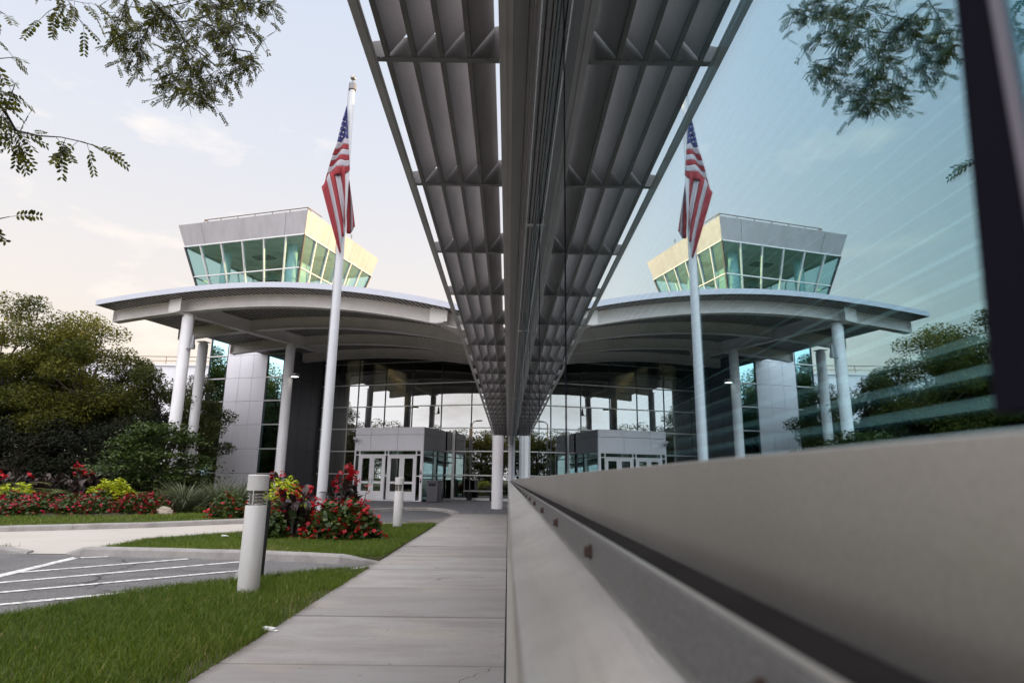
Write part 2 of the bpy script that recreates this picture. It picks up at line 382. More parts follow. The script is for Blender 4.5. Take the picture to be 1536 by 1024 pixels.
sc.view_settings.view_transform = 'Standard'; sc.view_settings.look = 'None'; sc.view_settings.gamma = 1; sc.view_settings.exposure = .88
sc.render.engine = 'CYCLES'
cy = sc.cycles
cy.use_denoising = True
try: cy.denoiser = 'OPENIMAGEDENOISE'
except Exception: pass
cy.max_bounces = 9; cy.diffuse_bounces = 4; cy.glossy_bounces = 6; cy.transparent_max_bounces = 16; cy.transmission_bounces = 4
cy.caustics_reflective = False; cy.caustics_refractive = False; cy.sample_clamp_indirect = 6

# ------------------------------------------------------------------ ground, roads, kerbs
ZA = -.06
struct('ground', MB().add([(-900, -900, -.12), (900, -900, -.12), (900, 900, -.12), (-900, 900, -.12)], [(0, 1, 2, 3)]), M_ground)
def sheet(poly, z): 
    return MB().add([(x, y, z) for x, y in poly], [tuple(range(len(poly)))])
def ccw(p):
    a = sum(p[i][0] * p[(i + 1) % len(p)][1] - p[(i + 1) % len(p)][0] * p[i][1] for i in range(len(p)))
    return p if a > 0 else p[::-1]
struct('parking_lot', sheet(ccw([(-40, -12), (-1.66, -12), (-1.66, 9.34), (-40, 9.34)]), ZA), M_asph)
FARK = [(-34, -4), (-20, 5.75), (-9.83, 12.55), (-7.76, 13.95), (-6.29, 15.55), (-5.45, 18.), (-4.75, 20.3), (-4.25, 21.6), (-3.6, 22.6), (-2.86, 22.95), (-2.3, 22.3), (-1.95, 21.3), (-1.66, 20.1)]
struct('driveway', sheet(ccw([(-34, 9.34), (-6.2, 9.34), (-5.9, 10.7), (-4.9, 12.1), (-2.8, 14.7), (-1.66, 15.2), (-1.66, 20.1)] + FARK[::-1][1:]), ZA + .006), M_drive)
struct('entrance_road', sheet(ccw([(-3.5, 16.4), (-2.4, 16.75), (-1.8, 17.6), (-1.66, 20.1)] + [(p[0] - .0, p[1] - .02) for p in FARK[::-1][1:8]] + [(-5.6, 17.3), (-4.8, 16.5)]), ZA + .011), M_asph2)
# sidewalk slabs with open joints
mb = MB()
ys = [3.93 - 1.3 * 8 + 1.3 * k for k in range(18)]
for a, b in zip(ys[:-1], ys[1:]):
    dz = random.uniform(-.003, .003)
    mb.box(-1.66, -.004, a + .0075, b - .0075, -.10, dz)
struct('sidewalk', mb, M_conc, bevel=.006)
struct('joint_bed', MB().box(-1.655, -.006, -6, 15.9, -.11, -.02), M_gap)
Y1 = ys[-1]
pl = [(-.004, Y1), (-1.66, Y1), (-1.66, 15.9), (-1.9, 16.4), (-2.55, 16.6), (-1.85, 17.4), (-1.62, 20.1), (-.004, 20.1)]
struct('sidewalk_apron', MB().prism(pl, -.10, 0), M_conc, bevel=.005)
plz = [(-.004, 20.106), (-1.66, 20.106), (-1.92, 21.3), (-2.27, 22.35), (-2.86, 23.02), (-3.65, 22.68), (-4.3, 21.65), (-4.8, 20.35), (-7, 22), (-10, 25), (-13, 27), (-13, 29)]
mb = MB(); mb.prism(plz + [(0, 29)], -.10, 0.002)
mb.add([(-13, 29, .002), (0, 29, .002), (6, 33, .085), (-16, 36, .085)], [(0, 1, 2, 3)])
struct('plaza', mb, M_paver)
mb = MB()
for i in range(9):
    y = 20.6 + i * 1.0
    mb.box(-1.64 if y < 21 else -2.2 if y < 22.6 else -12, -.01, y, y + .014, .0022, .0045)
for x in (-1.1, -.55): mb.box(x, x + .014, 20.2, 28.9, .0046, .0062)
struct('plaza_joint', mb, M_gap)

def kerb(name, path, w, z0, z1, ramp0=0, ramp1=0):
    """kerb swept along a path: sloping face, rounded arris; ramp: the end drops to the road"""
    mb = MB(); P = [Vector((x, y, 0)) for x, y in path]
    Q = [P[0]]
    for a, b in zip(P[:-1], P[1:]):
        n = max(1, int((b - a).length / .5))
        Q += [a.lerp(b, k / n) for k in range(1, n + 1)]
    rings = []
    for i, p in enumerate(Q):
        d = (Q[min(i + 1, len(Q) - 1)] - Q[max(i - 1, 0)]).normalized(); n = Vector((d.y, -d.x, 0))
        h = z1
        if ramp0 and i == 0: h = z0 + .01
        if ramp1 and i == len(Q) - 1: h = z0 + .03
        h += random.uniform(-.003, .003)
        rings.append([p + n * .02 + Vector((0, 0, z0 - .04)), p + Vector((0, 0, h - .025)), p - n * .02 + Vector((0, 0, h)), p - n * w + Vector((0, 0, h)), p - n * w + Vector((0, 0, z0 - .04))])
    for i in range(len(rings) - 1):
        a, b = rings[i], rings[i + 1]
        g = .004 if i % 5 == 4 else 0
        if g:
            d = (b[0] - a[0]).normalized() * g
            b = [q - d for q in b]
        mb.add(a + b, [(k, 5 + k, 6 + k, k + 1) for k in range(4)] + [(0, 1, 2, 3, 4), (9, 8, 7, 6, 5)])
    return struct(name, mb, M_kerb, smooth=False)
kerb('island_kerb', [(-6.30, 9.40), (-5.92, 9.18), (-4.7, 9.07), (-3.6, 8.97), (-2.9, 8.84), (-2.2, 8.66), (-1.68, 8.78)], .17, ZA, .055, ramp0=1, ramp1=1)
kerb('driveway_kerb', FARK, .16, ZA, .055)
kerb('lot_kerb', [(-18, 4.8), (-10, 8.2), (-7.3, 9.25), (-6.78, 9.32)], .17, ZA, .055, ramp1=1)
kerb('flush_kerb', [(-2.95, 6.98), (-2.35, 7.55), (-1.95, 7.92), (-1.665, 8.45)], .13, ZA, ZA + .012)

def stripe(mb, p, q, wd, z=ZA + .005):
    p, q = Vector((*p, 0)), Vector((*q, 0)); d = (q - p).normalized(); n = Vector((-d.y, d.x, 0)) * wd / 2
    n_ = 14
    vs = []
    for i in range(n_ + 1):
        c = p.lerp(q, i / n_)
        for s in (1, -1): vs.append((c + n * s * random.uniform(.9, 1.06)) + Vector((0, 0, z)))
    mb.add(vs, [(2 * i, 2 * i + 1, 2 * i + 3, 2 * i + 2) for i in range(n_)])
for i, (p, q, wd) in enumerate([((-5.05, 3.9), (-5.86, 9.03), .13), ((-5.62, 7.55), (-4.33, 8.98), .09), ((-5.30, 6.85), (-3.50, 8.80), .09), ((-5.18, 5.98), (-3.12, 8.04), .09),
                     ((-5.10, 5.12), (-2.95, 7.08), .095), ((-5.02, 3.78), (-3.0, 5.8), .095), ((-5.86, 8.95), (-5.5, 9.12), .09)]):
    mb = MB(); stripe(mb, p, q, wd, ZA + .005 + .0012 * (i % 2)); struct('road_marking', mb, M_paint)
mb = MB(); stripe(mb, (-3.45, 8.72), (-2.90, 7.16), .10, ZA + .0085)
struct('road_marking', mb, surf('worn_paint', (.42, .41, .40), .8, dirt=(.17, .165, .16), dscale=20, damt=1., dlo=.42, dhi=.55))

# lawns: soil sheet + grass blades
NEAR = [(-1.66, 7.95), (-2.2, 7.62), (-2.74, 6.95), (-3.45, 6.22), (-3.80, 5.15), (-4.25, 3.9), (-4.8, 2), (-5.2, -4), (-1.66, -4)]
ISL = [(-5.80, 9.36), (-5.86, 10.7), (-4.92, 12.07), (-3.8, 13.5), (-2.81, 14.62), (-2.2, 15.05), (-1.661, 15.2), (-1.661, 8.80), (-2.2, 8.80), (-3.6, 9.10), (-4.7, 9.20)]
FAR = [(-5.62, 18.05), (-6.45, 15.62), (-7.88, 14.06), (-9.92, 12.68), (-20.1, 5.9), (-34, -3.8), (-80, 0), (-80, 70), (-14, 70), (-13, 27), (-10, 25), (-7, 22), (-4.95, 20.3)]
LOT = [(-6.95, 9.42), (-7.4, 9.45), (-10, 8.42), (-18, 5.1), (-18.2, 6.2), (-9.8, 9.4), (-8, 9.75)]
struct('lawn_ground', MB().prism([(x - .001 if x > -1.7 else x, y) for x, y in NEAR], -.11, -.012), M_soil)
struct('island_ground', MB().prism(ISL, -.11, .012), M_soil)
struct('far_lawn_ground', sheet(ccw(FAR), .035), M_soil)
struct('lot_island_ground', sheet(ccw(LOT), .03), M_soil)

def in_poly(P, poly):
    x, y = P[:, 0], P[:, 1]; r = np.zeros(len(P), bool); n = len(poly)
    for i in range(n):
        (x0, y0), (x1, y1) = poly[i], poly[(i + 1) % n]
        c = ((y0 > y) != (y1 > y)) & (x < (x1 - x0) * (y - y0) / (y1 - y0 + 1e-12) + x0)
        r ^= c
    return r
def vnoise(P, s, seed):
    g = np.random.default_rng(seed); r = 0
    for k in range(5):
        a = g.uniform(0, 6.28); f = s * g.uniform(.6, 1.8)
        r = r + np.sin((P[:, 0] * math.cos(a) + P[:, 1] * math.sin(a)) * f + g.uniform(0, 6.28))
    return r / 5
def grass(name, label, poly, box, n, h, wd, z, mat, edge=False):
    P = np.c_[rng.uniform(box[0], box[1], n), rng.uniform(box[2], box[3], n)]
    P = P[in_poly(P, poly)]
    d = vnoise(P, 3.5, 5) + rng.normal(0, .35, len(P))
    keep = d > -.75
    if edge: keep &= (P[:, 0] < -1.735 + .09 * np.sin(P[:, 1] * 3.1) + .06 * np.sin(P[:, 1] * 8.7 + 1)) | (rng.uniform(0, 1, len(P)) < .42)
    P = P[keep]; n = len(P)
    hh = h * rng.uniform(.55, 1.25, n) * (1 + .22 * vnoise(P, 2.2, 3))
    hh *= np.where(rng.uniform(0, 1, n) < .03, 1.6, 1.)
    a = rng.uniform(0, 6.283, n); lean = rng.uniform(.15, .95, n) * hh; la = rng.uniform(0, 6.283, n)
    s = np.c_[np.cos(a), np.sin(a), np.zeros(n)] * (wd / 2)
    L = np.c_[np.cos(la), np.sin(la), np.zeros(n)] * lean[:, None]
    B = np.c_[P, np.full(n, z)]
    up = np.c_[np.zeros(n), np.zeros(n), hh]
    m = B + up * .55 + L * .3; t = B + up * .95 + L
    V = np.stack([B - s, B + s, m + s * .8, m - s * .8, t + s * .12, t - s * .12], 1).reshape(-1, 3)
    i = np.arange(n)[:, None] * 6
    F = np.concatenate([i + np.array([0, 1, 2, 3]), i + np.array([3, 2, 4, 5])])
    v = np.clip(.45 + .28 * vnoise(P, 1.6, 9) + rng.normal(0, .22, n), 0, 1)
    dryp = (vnoise(P, 2.7, 21) + rng.normal(0, .28, n) > .78) | (rng.uniform(0, 1, n) < .025)
    v = np.where(dryp, rng.uniform(1.2, 1.7, n), v)
    o = np_obj(name, V, F, mat, None, np.r_[v, v])
    return tag(o, label, 'grass', None, 'stuff')
NEARG = [(x + (.02 if x > -1.7 else 0), y) for x, y in NEAR]
grass('grass', 'thick green lawn grass between the sidewalk and the striped asphalt', NEARG, (-5.2, -1.63, 1.2, 8.), 210000, .058, .0042, -.015, L_grass, True)
grass('grass', 'clipped green grass of the small island around the flagpole', ISL, (-5.9, -1.66, 8.8, 15.3), 150000, .06, .007, .008, L_grassf)
FARG = [(-5.62, 18.05), (-6.45, 15.62), (-7.88, 14.06), (-9.92, 12.68), (-16, 8.6), (-18, 12), (-14, 17), (-12, 22), (-9, 23.5), (-4.95, 20.3)]
grass('grass', 'strip of green grass in front of the far flower bed', FARG, (-18, -4.9, 8.6, 23.5), 150000, .06, .011, .03, L_grassf)
grass('grass', 'patch of grass on the kerbed tip at the left edge of the lot', LOT, (-18, -6.9, 5, 9.8), 30000, .06, .009, .025, L_grassf)

# ------------------------------------------------------------------ foliage tools
def rot_frames(n, up_bias=.5):
    """random leaf frames: direction t, side s, normal"""
    nrm = rng.normal(0, 1, (n, 3)); nrm[:, 2] = np.abs(nrm[:, 2]) + up_bias
    nrm /= np.linalg.norm(nrm, axis=1)[:, None]
    t = rng.normal(0, 1, (n, 3)); t -= nrm * (t * nrm).sum(1)[:, None]; t /= np.linalg.norm(t, axis=1)[:, None]
    return t, np.cross(nrm, t), nrm
def leaves(C, size, asp=.45, up_bias=.5, droop=0., jitter=.35):
    n = len(C); t, s, nr = rot_frames(n, up_bias)
    if droop: t[:, 2] -= droop; t /= np.linalg.norm(t, axis=1)[:, None]
    L = (size * rng.uniform(1 - jitter, 1 + jitter, n))[:, None]
    A = C - t * L * .5; B = C + t * L * .5; W = s * L * asp * .5
    up = nr * L * .07
    V = np.stack([A, C - t * L * .05 + W + up, B, C - t * L * .05 - W + up], 1).reshape(-1, 3)
    F = np.arange(n * 4).reshape(-1, 4)
    return V, F
def cloud(centers, radii, n_each, flat=.7):
    out = []
    for c, r, n in zip(centers, radii, n_each):
        d = rng.normal(0, 1, (n, 3)); d /= np.linalg.norm(d, axis=1)[:, None]
        rr = r * rng.uniform(0, 1, n) ** .42
        p = d * rr[:, None]; p[:, 2] *= flat
        out.append(np.asarray(c) + p)
    return np.concatenate(out)

def tree(name, label, cat, loc, h, crown, nclump, nleaf, size, mat, trunk_r=.16, group=None, clump=.24, zmin=.25, up_bias=.5, seed=1, trunk_h=.3, asp=.5, gap=0.):
    """crown = (rx, ry, rz); crown centre at h - rz"""
    g = np.random.default_rng(seed)
    root = thing(name, label, cat, loc, 0, group)
    cz = h - crown[2]
    cs = []
    while len(cs) < nclump:
        p = g.normal(0, 1, 3); p /= np.linalg.norm(p); p *= g.uniform(.25, 1.) ** .5
        q = np.array([p[0] * crown[0], p[1] * crown[1], cz + p[2] * crown[2]])
        if q[2] < zmin: continue
        cs.append(q)
    mb = MB()
    th_ = h * trunk_h
    bend = [(0, 0, -.1), (g.normal(0, .05), g.normal(0, .05), th_ * .5), (g.normal(0, .12), g.normal(0, .12), th_), (g.normal(0, .25), g.normal(0, .25), cz + crown[2] * .35)]
    mb.tube(bend, [trunk_r * 1.25, trunk_r, trunk_r * .85, trunk_r * .3], 8)
    cr_ = MB()
    for i, c in enumerate(cs):
        if i % 2 and nclump > 40: continue
        f = g.uniform(.35, 1.); st = Vector(bend[2]).lerp(Vector(bend[3]), f * .8)
        c_ = Vector(c); mid = st.lerp(c_, .5) + Vector((g.normal(0, .12), g.normal(0, .12), g.uniform(0, .25)))
        mb.tube([st, mid, c_], [trunk_r * .35, trunk_r * .18, trunk_r * .06], 5)
    mb.build('trunk', M_bark, root, smooth=True)
    rad = [max(crown) * clump * g.uniform(.6, 1.35) for _ in cs]
    ne = np.full(nclump, nleaf // nclump) * np.array([r / (max(crown) * clump) for r in rad])
    P = cloud(cs, rad, ne.astype(int), .62)
    V, F = leaves(P, size, asp, up_bias)
    cv = g.uniform(-.22, .22, nclump)
    var = np.clip(np.repeat(cv, ne.astype(int)) + g.uniform(.1, .9, len(P)), 0, 1)
    np_obj('crown', V, F, mat, root, var)
    return root

# trees on the left, seen in front of the pale wing
TG = 'trees behind the far flower bed'
tree('tree', 'tall olive green tree with sunlit golden top at the left edge of the view', 'tree', (-23.3, 28.6, 0), 8.9, (4.3, 3.6, 3.8), 110, 70000, .13, L_olive, .2, TG, .2, 1.2, seed=3)
tree('tree', 'medium olive tree with a ragged top sloping down to the right of the tallest tree', 'tree', (-19.0, 27.6, 0), 8.0, (2.9, 3., 3.5), 95, 50000, .12, L_olive, .16, TG, .21, 1., seed=8)
tree('tree', 'low dark green tree just left of the white canopy columns', 'tree', (-15.9, 28.8, 0), 6.1, (3.2, 2.8, 2.9), 85, 50000, .115, L_green, .15, TG, .22, .4, seed=5)
tree('tree', 'dark tree filling the shade behind the tallest olive tree', 'tree', (-26.5, 33, 0), 7.6, (4.5, 3.5, 3.6), 60, 16000, .2, L_green, .2, TG, .24, .5, seed=9)
HG = 'dark evergreen bushes under the trees'
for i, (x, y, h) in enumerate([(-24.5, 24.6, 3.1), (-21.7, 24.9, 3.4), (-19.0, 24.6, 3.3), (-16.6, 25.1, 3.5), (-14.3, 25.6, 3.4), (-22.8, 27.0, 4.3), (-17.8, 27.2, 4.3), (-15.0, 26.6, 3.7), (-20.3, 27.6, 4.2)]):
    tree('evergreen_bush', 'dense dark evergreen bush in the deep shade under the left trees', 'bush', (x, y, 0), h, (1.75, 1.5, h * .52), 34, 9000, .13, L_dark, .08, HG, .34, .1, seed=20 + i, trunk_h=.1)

# layered dogwood in front of the white columns
root = thing('dogwood_shrub', 'broad tiered dark green dogwood in front of the two leaning white columns', 'shrub', (-11.25, 20.6, .05))
mb = MB(); C = []; g = np.random.default_rng(4)
for st in range(4):
    a = g.uniform(0, 6.28); mb.tube([(0, 0, -.1), (.15 * math.cos(a), .15 * math.sin(a), .7), (.45 * math.cos(a), .45 * math.sin(a), 2.2)], [.05, .04, .015], 6)
for k in range(130):
    z = g.uniform(.45, 2.65); rr = 1.72 * (1 - abs(z - 1.25) / 2.2) * g.uniform(.3, 1.) ** .6
    a = g.uniform(0, 6.28); p = np.array([rr * math.cos(a), rr * math.sin(a), z])
    mb.tube([(.2 * math.cos(a), .2 * math.sin(a), z * .8), tuple(p)], [.016, .005], 4)
    n = int(g.uniform(80, 140)); d = g.normal(0, 1, (n, 3)) * np.array([.27, .27, .045])
    d[:, 2] -= .25 * (d[:, 0] ** 2 + d[:, 1] ** 2)
    C.append(p + d)
mb.build('stem', M_bark, root)
C = np.concatenate(C); V, F = leaves(C, .115, .55, 1.6, .15); np_obj('foliage', V, F, L_dog, root, rng.uniform(0, 1, len(C)))

# ------------------------------------------------------------------ flower beds
def dome(name, xy, rx, ry, h):
    mb = MB(); n = 24
    prof = [(1., 0.), (.85, .5), (.55, .85), (.2, 1.)]
    vs = [(xy[0] + rx * r * math.cos(2 * math.pi * k / n), xy[1] + ry * r * math.sin(2 * math.pi * k / n), .028 + h * z) for r, z in prof for k in range(n)]
    fs = [(i * n + k, i * n + (k + 1) % n, (i + 1) * n + (k + 1) % n, (i + 1) * n + k) for i in range(3) for k in range(n)] + [tuple(range(3 * n, 4 * n))]
    mb.add(vs, fs); struct(name, mb, M_mulch, smooth=True)
dome('flower_bed_soil', (-13.2, 17.9), 4.6, 2.6, .16)
dome('flower_bed_soil', (-3.7, 12.0), 1.25, 1.0, .10)

def blossoms(P, size, nrm_out=None):
    n = len(P); Vs = []; k = 5
    t, s, nr = rot_frames(n, .9)
    L = (size * rng.uniform(.7, 1.3, n))[:, None]
    for j in range(k):
        a = 2 * math.pi * j / k; b = .55
        d = t * math.cos(a) + s * math.sin(a); e_ = -t * math.sin(a) + s * math.cos(a)
        Vs.append(np.stack([P, P + (d * .65 + e_ * .42) * L * .5 + nr * L * .15, P + d * L * .62 + nr * L * .08, P + (d * .65 - e_ * .42) * L * .5 + nr * L * .15], 1))
    V = np.stack(Vs, 1).reshape(-1, 3)
    return V, np.arange(n * k * 4).reshape(-1, 4), np.repeat(rng.uniform(0, 1, n), k)
def mound_pts(n, rx, ry, h, shell=.25):
    d = rng.normal(0, 1, (n, 3)); d[:, 2] = np.abs(d[:, 2]); d /= np.linalg.norm(d, axis=1)[:, None]
    rr = 1 - shell * rng.uniform(0, 1, n) ** 1.5 + .10 * np.sin(d[:, 0] * 9 + d[:, 1] * 7 + d[:, 2] * 6)
    return d * rr[:, None] * np.array([rx, ry, h])
def begonia(label, loc, rx, ry, h, nl, nf, group, ls=.075, fs=.05, fm=None, name='begonia_plant'):
    root = thing(name, label, 'flower', loc, 0, group)
    P = mound_pts(nl, rx, ry, h, .45); V, F = leaves(P, ls, .75, .5); np_obj('foliage', V, F, L_beg, root, rng.uniform(0, 1, len(P)))
    # blossoms sit in little trusses
    q = mound_pts(max(3, nf // 3), rx * 1.03, ry * 1.03, h * 1.05, .10)
    Q = np.repeat(q, 3, 0) + rng.normal(0, fs * .55, (len(q) * 3, 3))
    V, F, v = blossoms(Q, fs); np_obj('blossoms', V, F, fm or L_redf, root, v)
    return root
BG = 'red begonias along the front of the far flower bed'
proto = None
for i in range(18):
    f = (i % 9) / 8; row = i // 9
    x = -13.9 + f * 4.55 + row * -.35 + random.uniform(-.1, .1); y = 14.75 + f * 2.5 + row * .62 + random.uniform(-.08, .08)
    if proto is None or i == 1 or i == 2:
        o = begonia('low mound of crimson begonias edging the far flower bed', (x, y, .06), .52, .46, .40, 1500, 200, BG, .085, .062, L_pinkf)
        if proto is None: proto = [o]
        else: proto.append(o)
    else:
        o = copy_tree(proto[i % len(proto)])
    o.location = (x, y, .06 + .07 * row); o.rotation_euler.z = random.uniform(0, 6.28)
    s_ = random.uniform(.9, 1.12); o.scale = (s_, s_, s_ * random.uniform(.9, 1.15))
begonia('large red-flowered begonia mound on the island, right of the flagpole', (-2.86, 11.35, .04), .70, .6, .60, 3200, 420, 'red begonias on the flagpole island', .088, .062)
begonia('smaller red and green begonia mound just right of the near bollard', (-4.0, 11.0, .04), .34, .34, .46, 900, 75, 'red begonias on the flagpole island', .088, .058)
begonia('crimson begonia mound behind the smaller one on the island', (-4.25, 11.9, .04), .45, .42, .62, 1000, 110, 'red begonias on the flagpole island', .085, .058, L_pinkf)
begonia('red begonias showing left of the near bollard beside the ornamental grass', (-6.85, 15.95, .05), .5, .45, .62, 1000, 120, 'red begonias on the flagpole island', .085, .06)

def lime(label, loc, rx, ry, h, n, size=.085):
    root = thing('lime_coleus', label, 'plant', loc, 0, 'lime green foliage plants')
    P = mound_pts(n, rx, ry, h, .35); V, F = leaves(P, size, .62, 1.5, .1); np_obj('foliage', V, F, L_lime, root, rng.uniform(0, 1, len(P)))
    mb = MB()
    for k in range(14):
        a = random.uniform(0, 6.28); r_ = random.uniform(.2, .75); mb.tube([(0, 0, 0), (rx * r_ * math.cos(a), ry * r_ * math.sin(a), h * .75)], [.012, .006], 4)
    mb.build('stem', M_twig, root)
lime('wide lime green foliage clump at the right end of the far flower bed', (-10.75, 17.6, .2), .72, .5, .72, 900, .13)
lime('low lime green foliage clump under the yellow palm fronds', (-13.0, 17.1, .14), .8, .45, .62, 760, .13)
lime('lime green foliage clump cut by the left edge of the view', (-14.1, 16.8, .1), .6, .45, .62, 560, .13)
lime('bright lime green coleus mound just right of the near bollard', (-4.42, 12.8, .05), .52, .45, .95, 1700, .085)

def big_leaf(mbv, base, ang, elev, L, W, bend):
    """one broad blade as a strip of quads; returns verts (6 rows x 3)"""
    d = np.array([math.cos(ang), math.sin(ang), 0]); s = np.array([-math.sin(ang), math.cos(ang), 0]); p = np.array(base, float); e_ = elev
    rows = []
    for k in range(7):
        t = k / 6; w_ = W * math.sin(math.pi * min(1, .08 + t * .92)) ** .8 * .5
        rows.append([p - s * w_ + np.array([0, 0, w_ * .35]), p.copy(), p + s * w_ + np.array([0, 0, w_ * .35])])
        p = p + (d * math.cos(e_) + np.array([0, 0, math.sin(e_)])) * L / 6; e_ -= bend / 6
    mbv.append(np.array(rows).reshape(-1, 3))
BLF = np.array([[r * 3 + c, r * 3 + c + 1, (r + 1) * 3 + c + 1, (r + 1) * 3 + c] for r in range(6) for c in range(2)])
def strips(name, lst, mat, parent):
    V = np.concatenate(lst); F = np.concatenate([BLF + 21 * i for i in range(len(lst))])
    return np_obj(name, V, F, mat, parent, np.repeat(rng.uniform(0, 1, len(lst)), 12))
def canna(label, loc, n, h, spread, heads, group='dark-leaved cannas', lower=True, fs=.075):
    root = thing('canna_plant', label, 'flower', loc, 0, group)
    dark, green = [], []; mb = MB(); Q = []
    for k in range(n):
        a = random.uniform(0, 6.28); r_ = spread * math.sqrt(random.random()); hh = h * random.uniform(.6, 1.)
        b = (r_ * math.cos(a) * .6, r_ * math.sin(a) * .6, 0); t = (r_ * math.cos(a), r_ * math.sin(a), hh)
        mb.tube([b, t], [.014, .008], 5)
        for j in range(6):
            f = random.uniform(.12, .92); p = [b[i] + (t[i] - b[i]) * f for i in range(3)]
            big_leaf(green if (f < .4 and lower and random.random() < .5) else dark, p, random.uniform(0, 6.28), random.uniform(.7, 1.3), random.uniform(.26, .42) * (.6 + h * .3), random.uniform(.10, .16), random.uniform(.5, 1.6))
    for hx, hy, hz, m in heads:
        mb.tube([(hx * .6, hy * .6, 0), (hx, hy, hz)], [.012, .006], 5)
        Q.append(np.array([hx, hy, hz]) + rng.normal(0, 1, (m, 3)) * np.array([.055, .055, .075]))
    strips('leaves', dark, L_canna, root)
    if green: strips('lower_leaves', green, L_cannag, root)
    mb.build('stem', M_twig, root)
    if Q:
        V, F, v = blossoms(np.concatenate(Q), fs); np_obj('blossoms', V, F, L_redf, root, v)
canna('dark-leaved canna with red flower heads left of the flagpole', (-3.62, 11.2, .05), 13, .76, .30, [(-.02, 0, .70, 20), (.08, .1, .74, 18), (.33, .05, .58, 18), (-.28, 0, .68, 14)])
canna('tall dark canna with a large scarlet flower head right of the flagpole', (-3.18, 12.6, .05), 15, .95, .36, [(.10, 0, 1.08, 46), (.14, 0, .98, 30), (-.18, 0, .86, 16), (.42, 0, .72, 6)])
canna('small dark canna behind the lime green coleus', (-5.95, 16.4, .05), 6, .95, .3, [(-.1, 0, 1.0, 7), (.2, 0, 1.05, 6)])
for i, (x, y, z, n, hd, lb) in enumerate([(-15.2, 19.3, .15, 12, [(.1, 0, .85, 8)], 'bronze canna clump behind the palm fronds at the left'), (-14.1, 19.4, .15, 14, [(-.3, 0, .8, 5)], 'bronze canna clump in the middle of the far flower bed'),
                                      (-12.9, 19.4, .15, 14, [(-.1, 0, 1.08, 20), (.1, 0, .95, 16), (.35, 0, .85, 12)], 'bronze canna clump with bright red flowers in the far bed'), (-12.2, 18.9, .15, 10, [], 'bronze canna clump left of the wide lime green foliage')]):
    canna(lb, (x, y, z), n + 8, .9, .7, hd, fs=.11)

# silvery shrub, palm fronds, ornamental grass
root = thing('silver_shrub', 'pale silvery leaved shrub behind the red canna flowers', 'shrub', (-12.2, 20.2, .1))
P = cloud([(-.5, 0, .95), (0, .1, 1.05), (.5, 0, 1.0), (.9, 0, .8), (-.2, 0, .6), (.5, 0, .5)], [.42, .4, .45, .35, .5, .5], [260, 260, 260, 160, 200, 200]); V, F = leaves(P, .11, .5, .9); np_obj('foliage', V, F, L_silver, root, rng.uniform(0, 1, len(P)))
mb = MB(); [mb.tube([(0, 0, 0), (x_, 0, .95)], [.02, .008], 5) for x_ in (-.45, 0, .5, .8)]; mb.build('stem', M_bark, root)

def palm(label, loc, n, L, elev=1.1):
    root = thing('palm_fern', label, 'plant', loc, 0, 'feathery palm-like plants')
    Vs = []; mb = MB()
    for k in range(n):
        a = 2 * math.pi * k / n + random.uniform(-.3, .3); e_ = random.uniform(elev - .35, elev + .25); p = np.array([0., 0., .1]); pts = [p]
        l_ = L * random.uniform(.8, 1.15); d = np.array([math.cos(a), math.sin(a), 0]); s = np.array([-d[1], d[0], 0])
        for j in range(16):
            t_ = d * math.cos(e_) + np.array([0, 0, math.sin(e_)]); p = p + t_ * l_ / 16; e_ -= .105; pts.append(p)
            if j > 2:
                for sg in (1, -1):
                    for q in (0, .5):
                        b = p - t_ * q * l_ / 16; ll = l_ * .26 * math.sin(math.pi * (j + 1) / 18)
                        tip = b + (s * sg * .8 + t_ * .6 - np.array([0, 0, .12])) * ll; w_ = t_ * .014
                        Vs.append([b - w_, (b + tip) / 2 - w_ * .8 + np.array([0, 0, .012]), tip, (b + tip) / 2 + w_ * .8 + np.array([0, 0, .012])])
        mb.tube([tuple(q) for q in pts[::3]], .008, 4)
    V = np.array(Vs).reshape(-1, 3); np_obj('fronds', V, np.arange(len(V)).reshape(-1, 4), L_palm, root, rng.uniform(0, 1, len(V) // 4)); mb.build('stem', M_twig, root)
palm('yellow-green feathery palm at the left of the far flower bed', (-13.9, 18.0, .15), 13, 1.25)
palm('feathery palm beside the low lime green clump in the far bed', (-12.9, 17.8, .15), 9, 1.0)
palm('sparse feathery palm at the right end of the far flower bed beside the dogwood', (-9.95, 18.3, .12), 8, 1.0)

def orn(label, loc, n, L):
    root = thing('ornamental_grass', label, 'plant', loc, 0, 'arching ornamental grasses')
    lst = []
    for k in range(n):
        a = random.uniform(0, 6.28); r_ = .25 * random.random()
        big_leaf(lst, (r_ * math.cos(a), r_ * math.sin(a), 0), a + random.uniform(-.4, .4), random.uniform(.75, 1.5), L * random.uniform(.6, 1.2), .022, random.uniform(.7, 2.0))
    strips('blades', lst, L_orn, root)
OG = [('pale arching ornamental grass clump nearest the dogwood', (-9.0, 18.0, .06)), ('arching ornamental grass clump left of the near bollard top', (-8.1, 18.2, .06)), ('arching ornamental grass clump against the white panelled wall', (-8.5, 19.3, .06)), ('low arching ornamental grass tuft behind the near bollard', (-7.5, 18.0, .06))]
for lb, lc in OG: orn(lb, lc, 420, 1.05)
import bmesh
from mathutils import noise as mnoise
bm = bmesh.new(); bmesh.ops.create_icosphere(bm, subdivisions=4, radius=.27)
for v in bm.verts:
    n_ = mnoise.fractal(v.co * 5, 1., 2., 4) * .35 + round(mnoise.noise(v.co * 4) * 3) / 3 * .3
    v.co *= 1 + n_ * .4
me = bpy.data.meshes.new('rock'); bm.to_mesh(me); bm.free(); me.materials.append(M_rock)
o = bpy.data.objects.new('rock', me); COL.objects.link(o); o.location = (-8.95, 17.0, .10); o.scale = (.8, .55, .55)
tag(o, 'pale boulder at the right end of the red begonia border', 'rock')

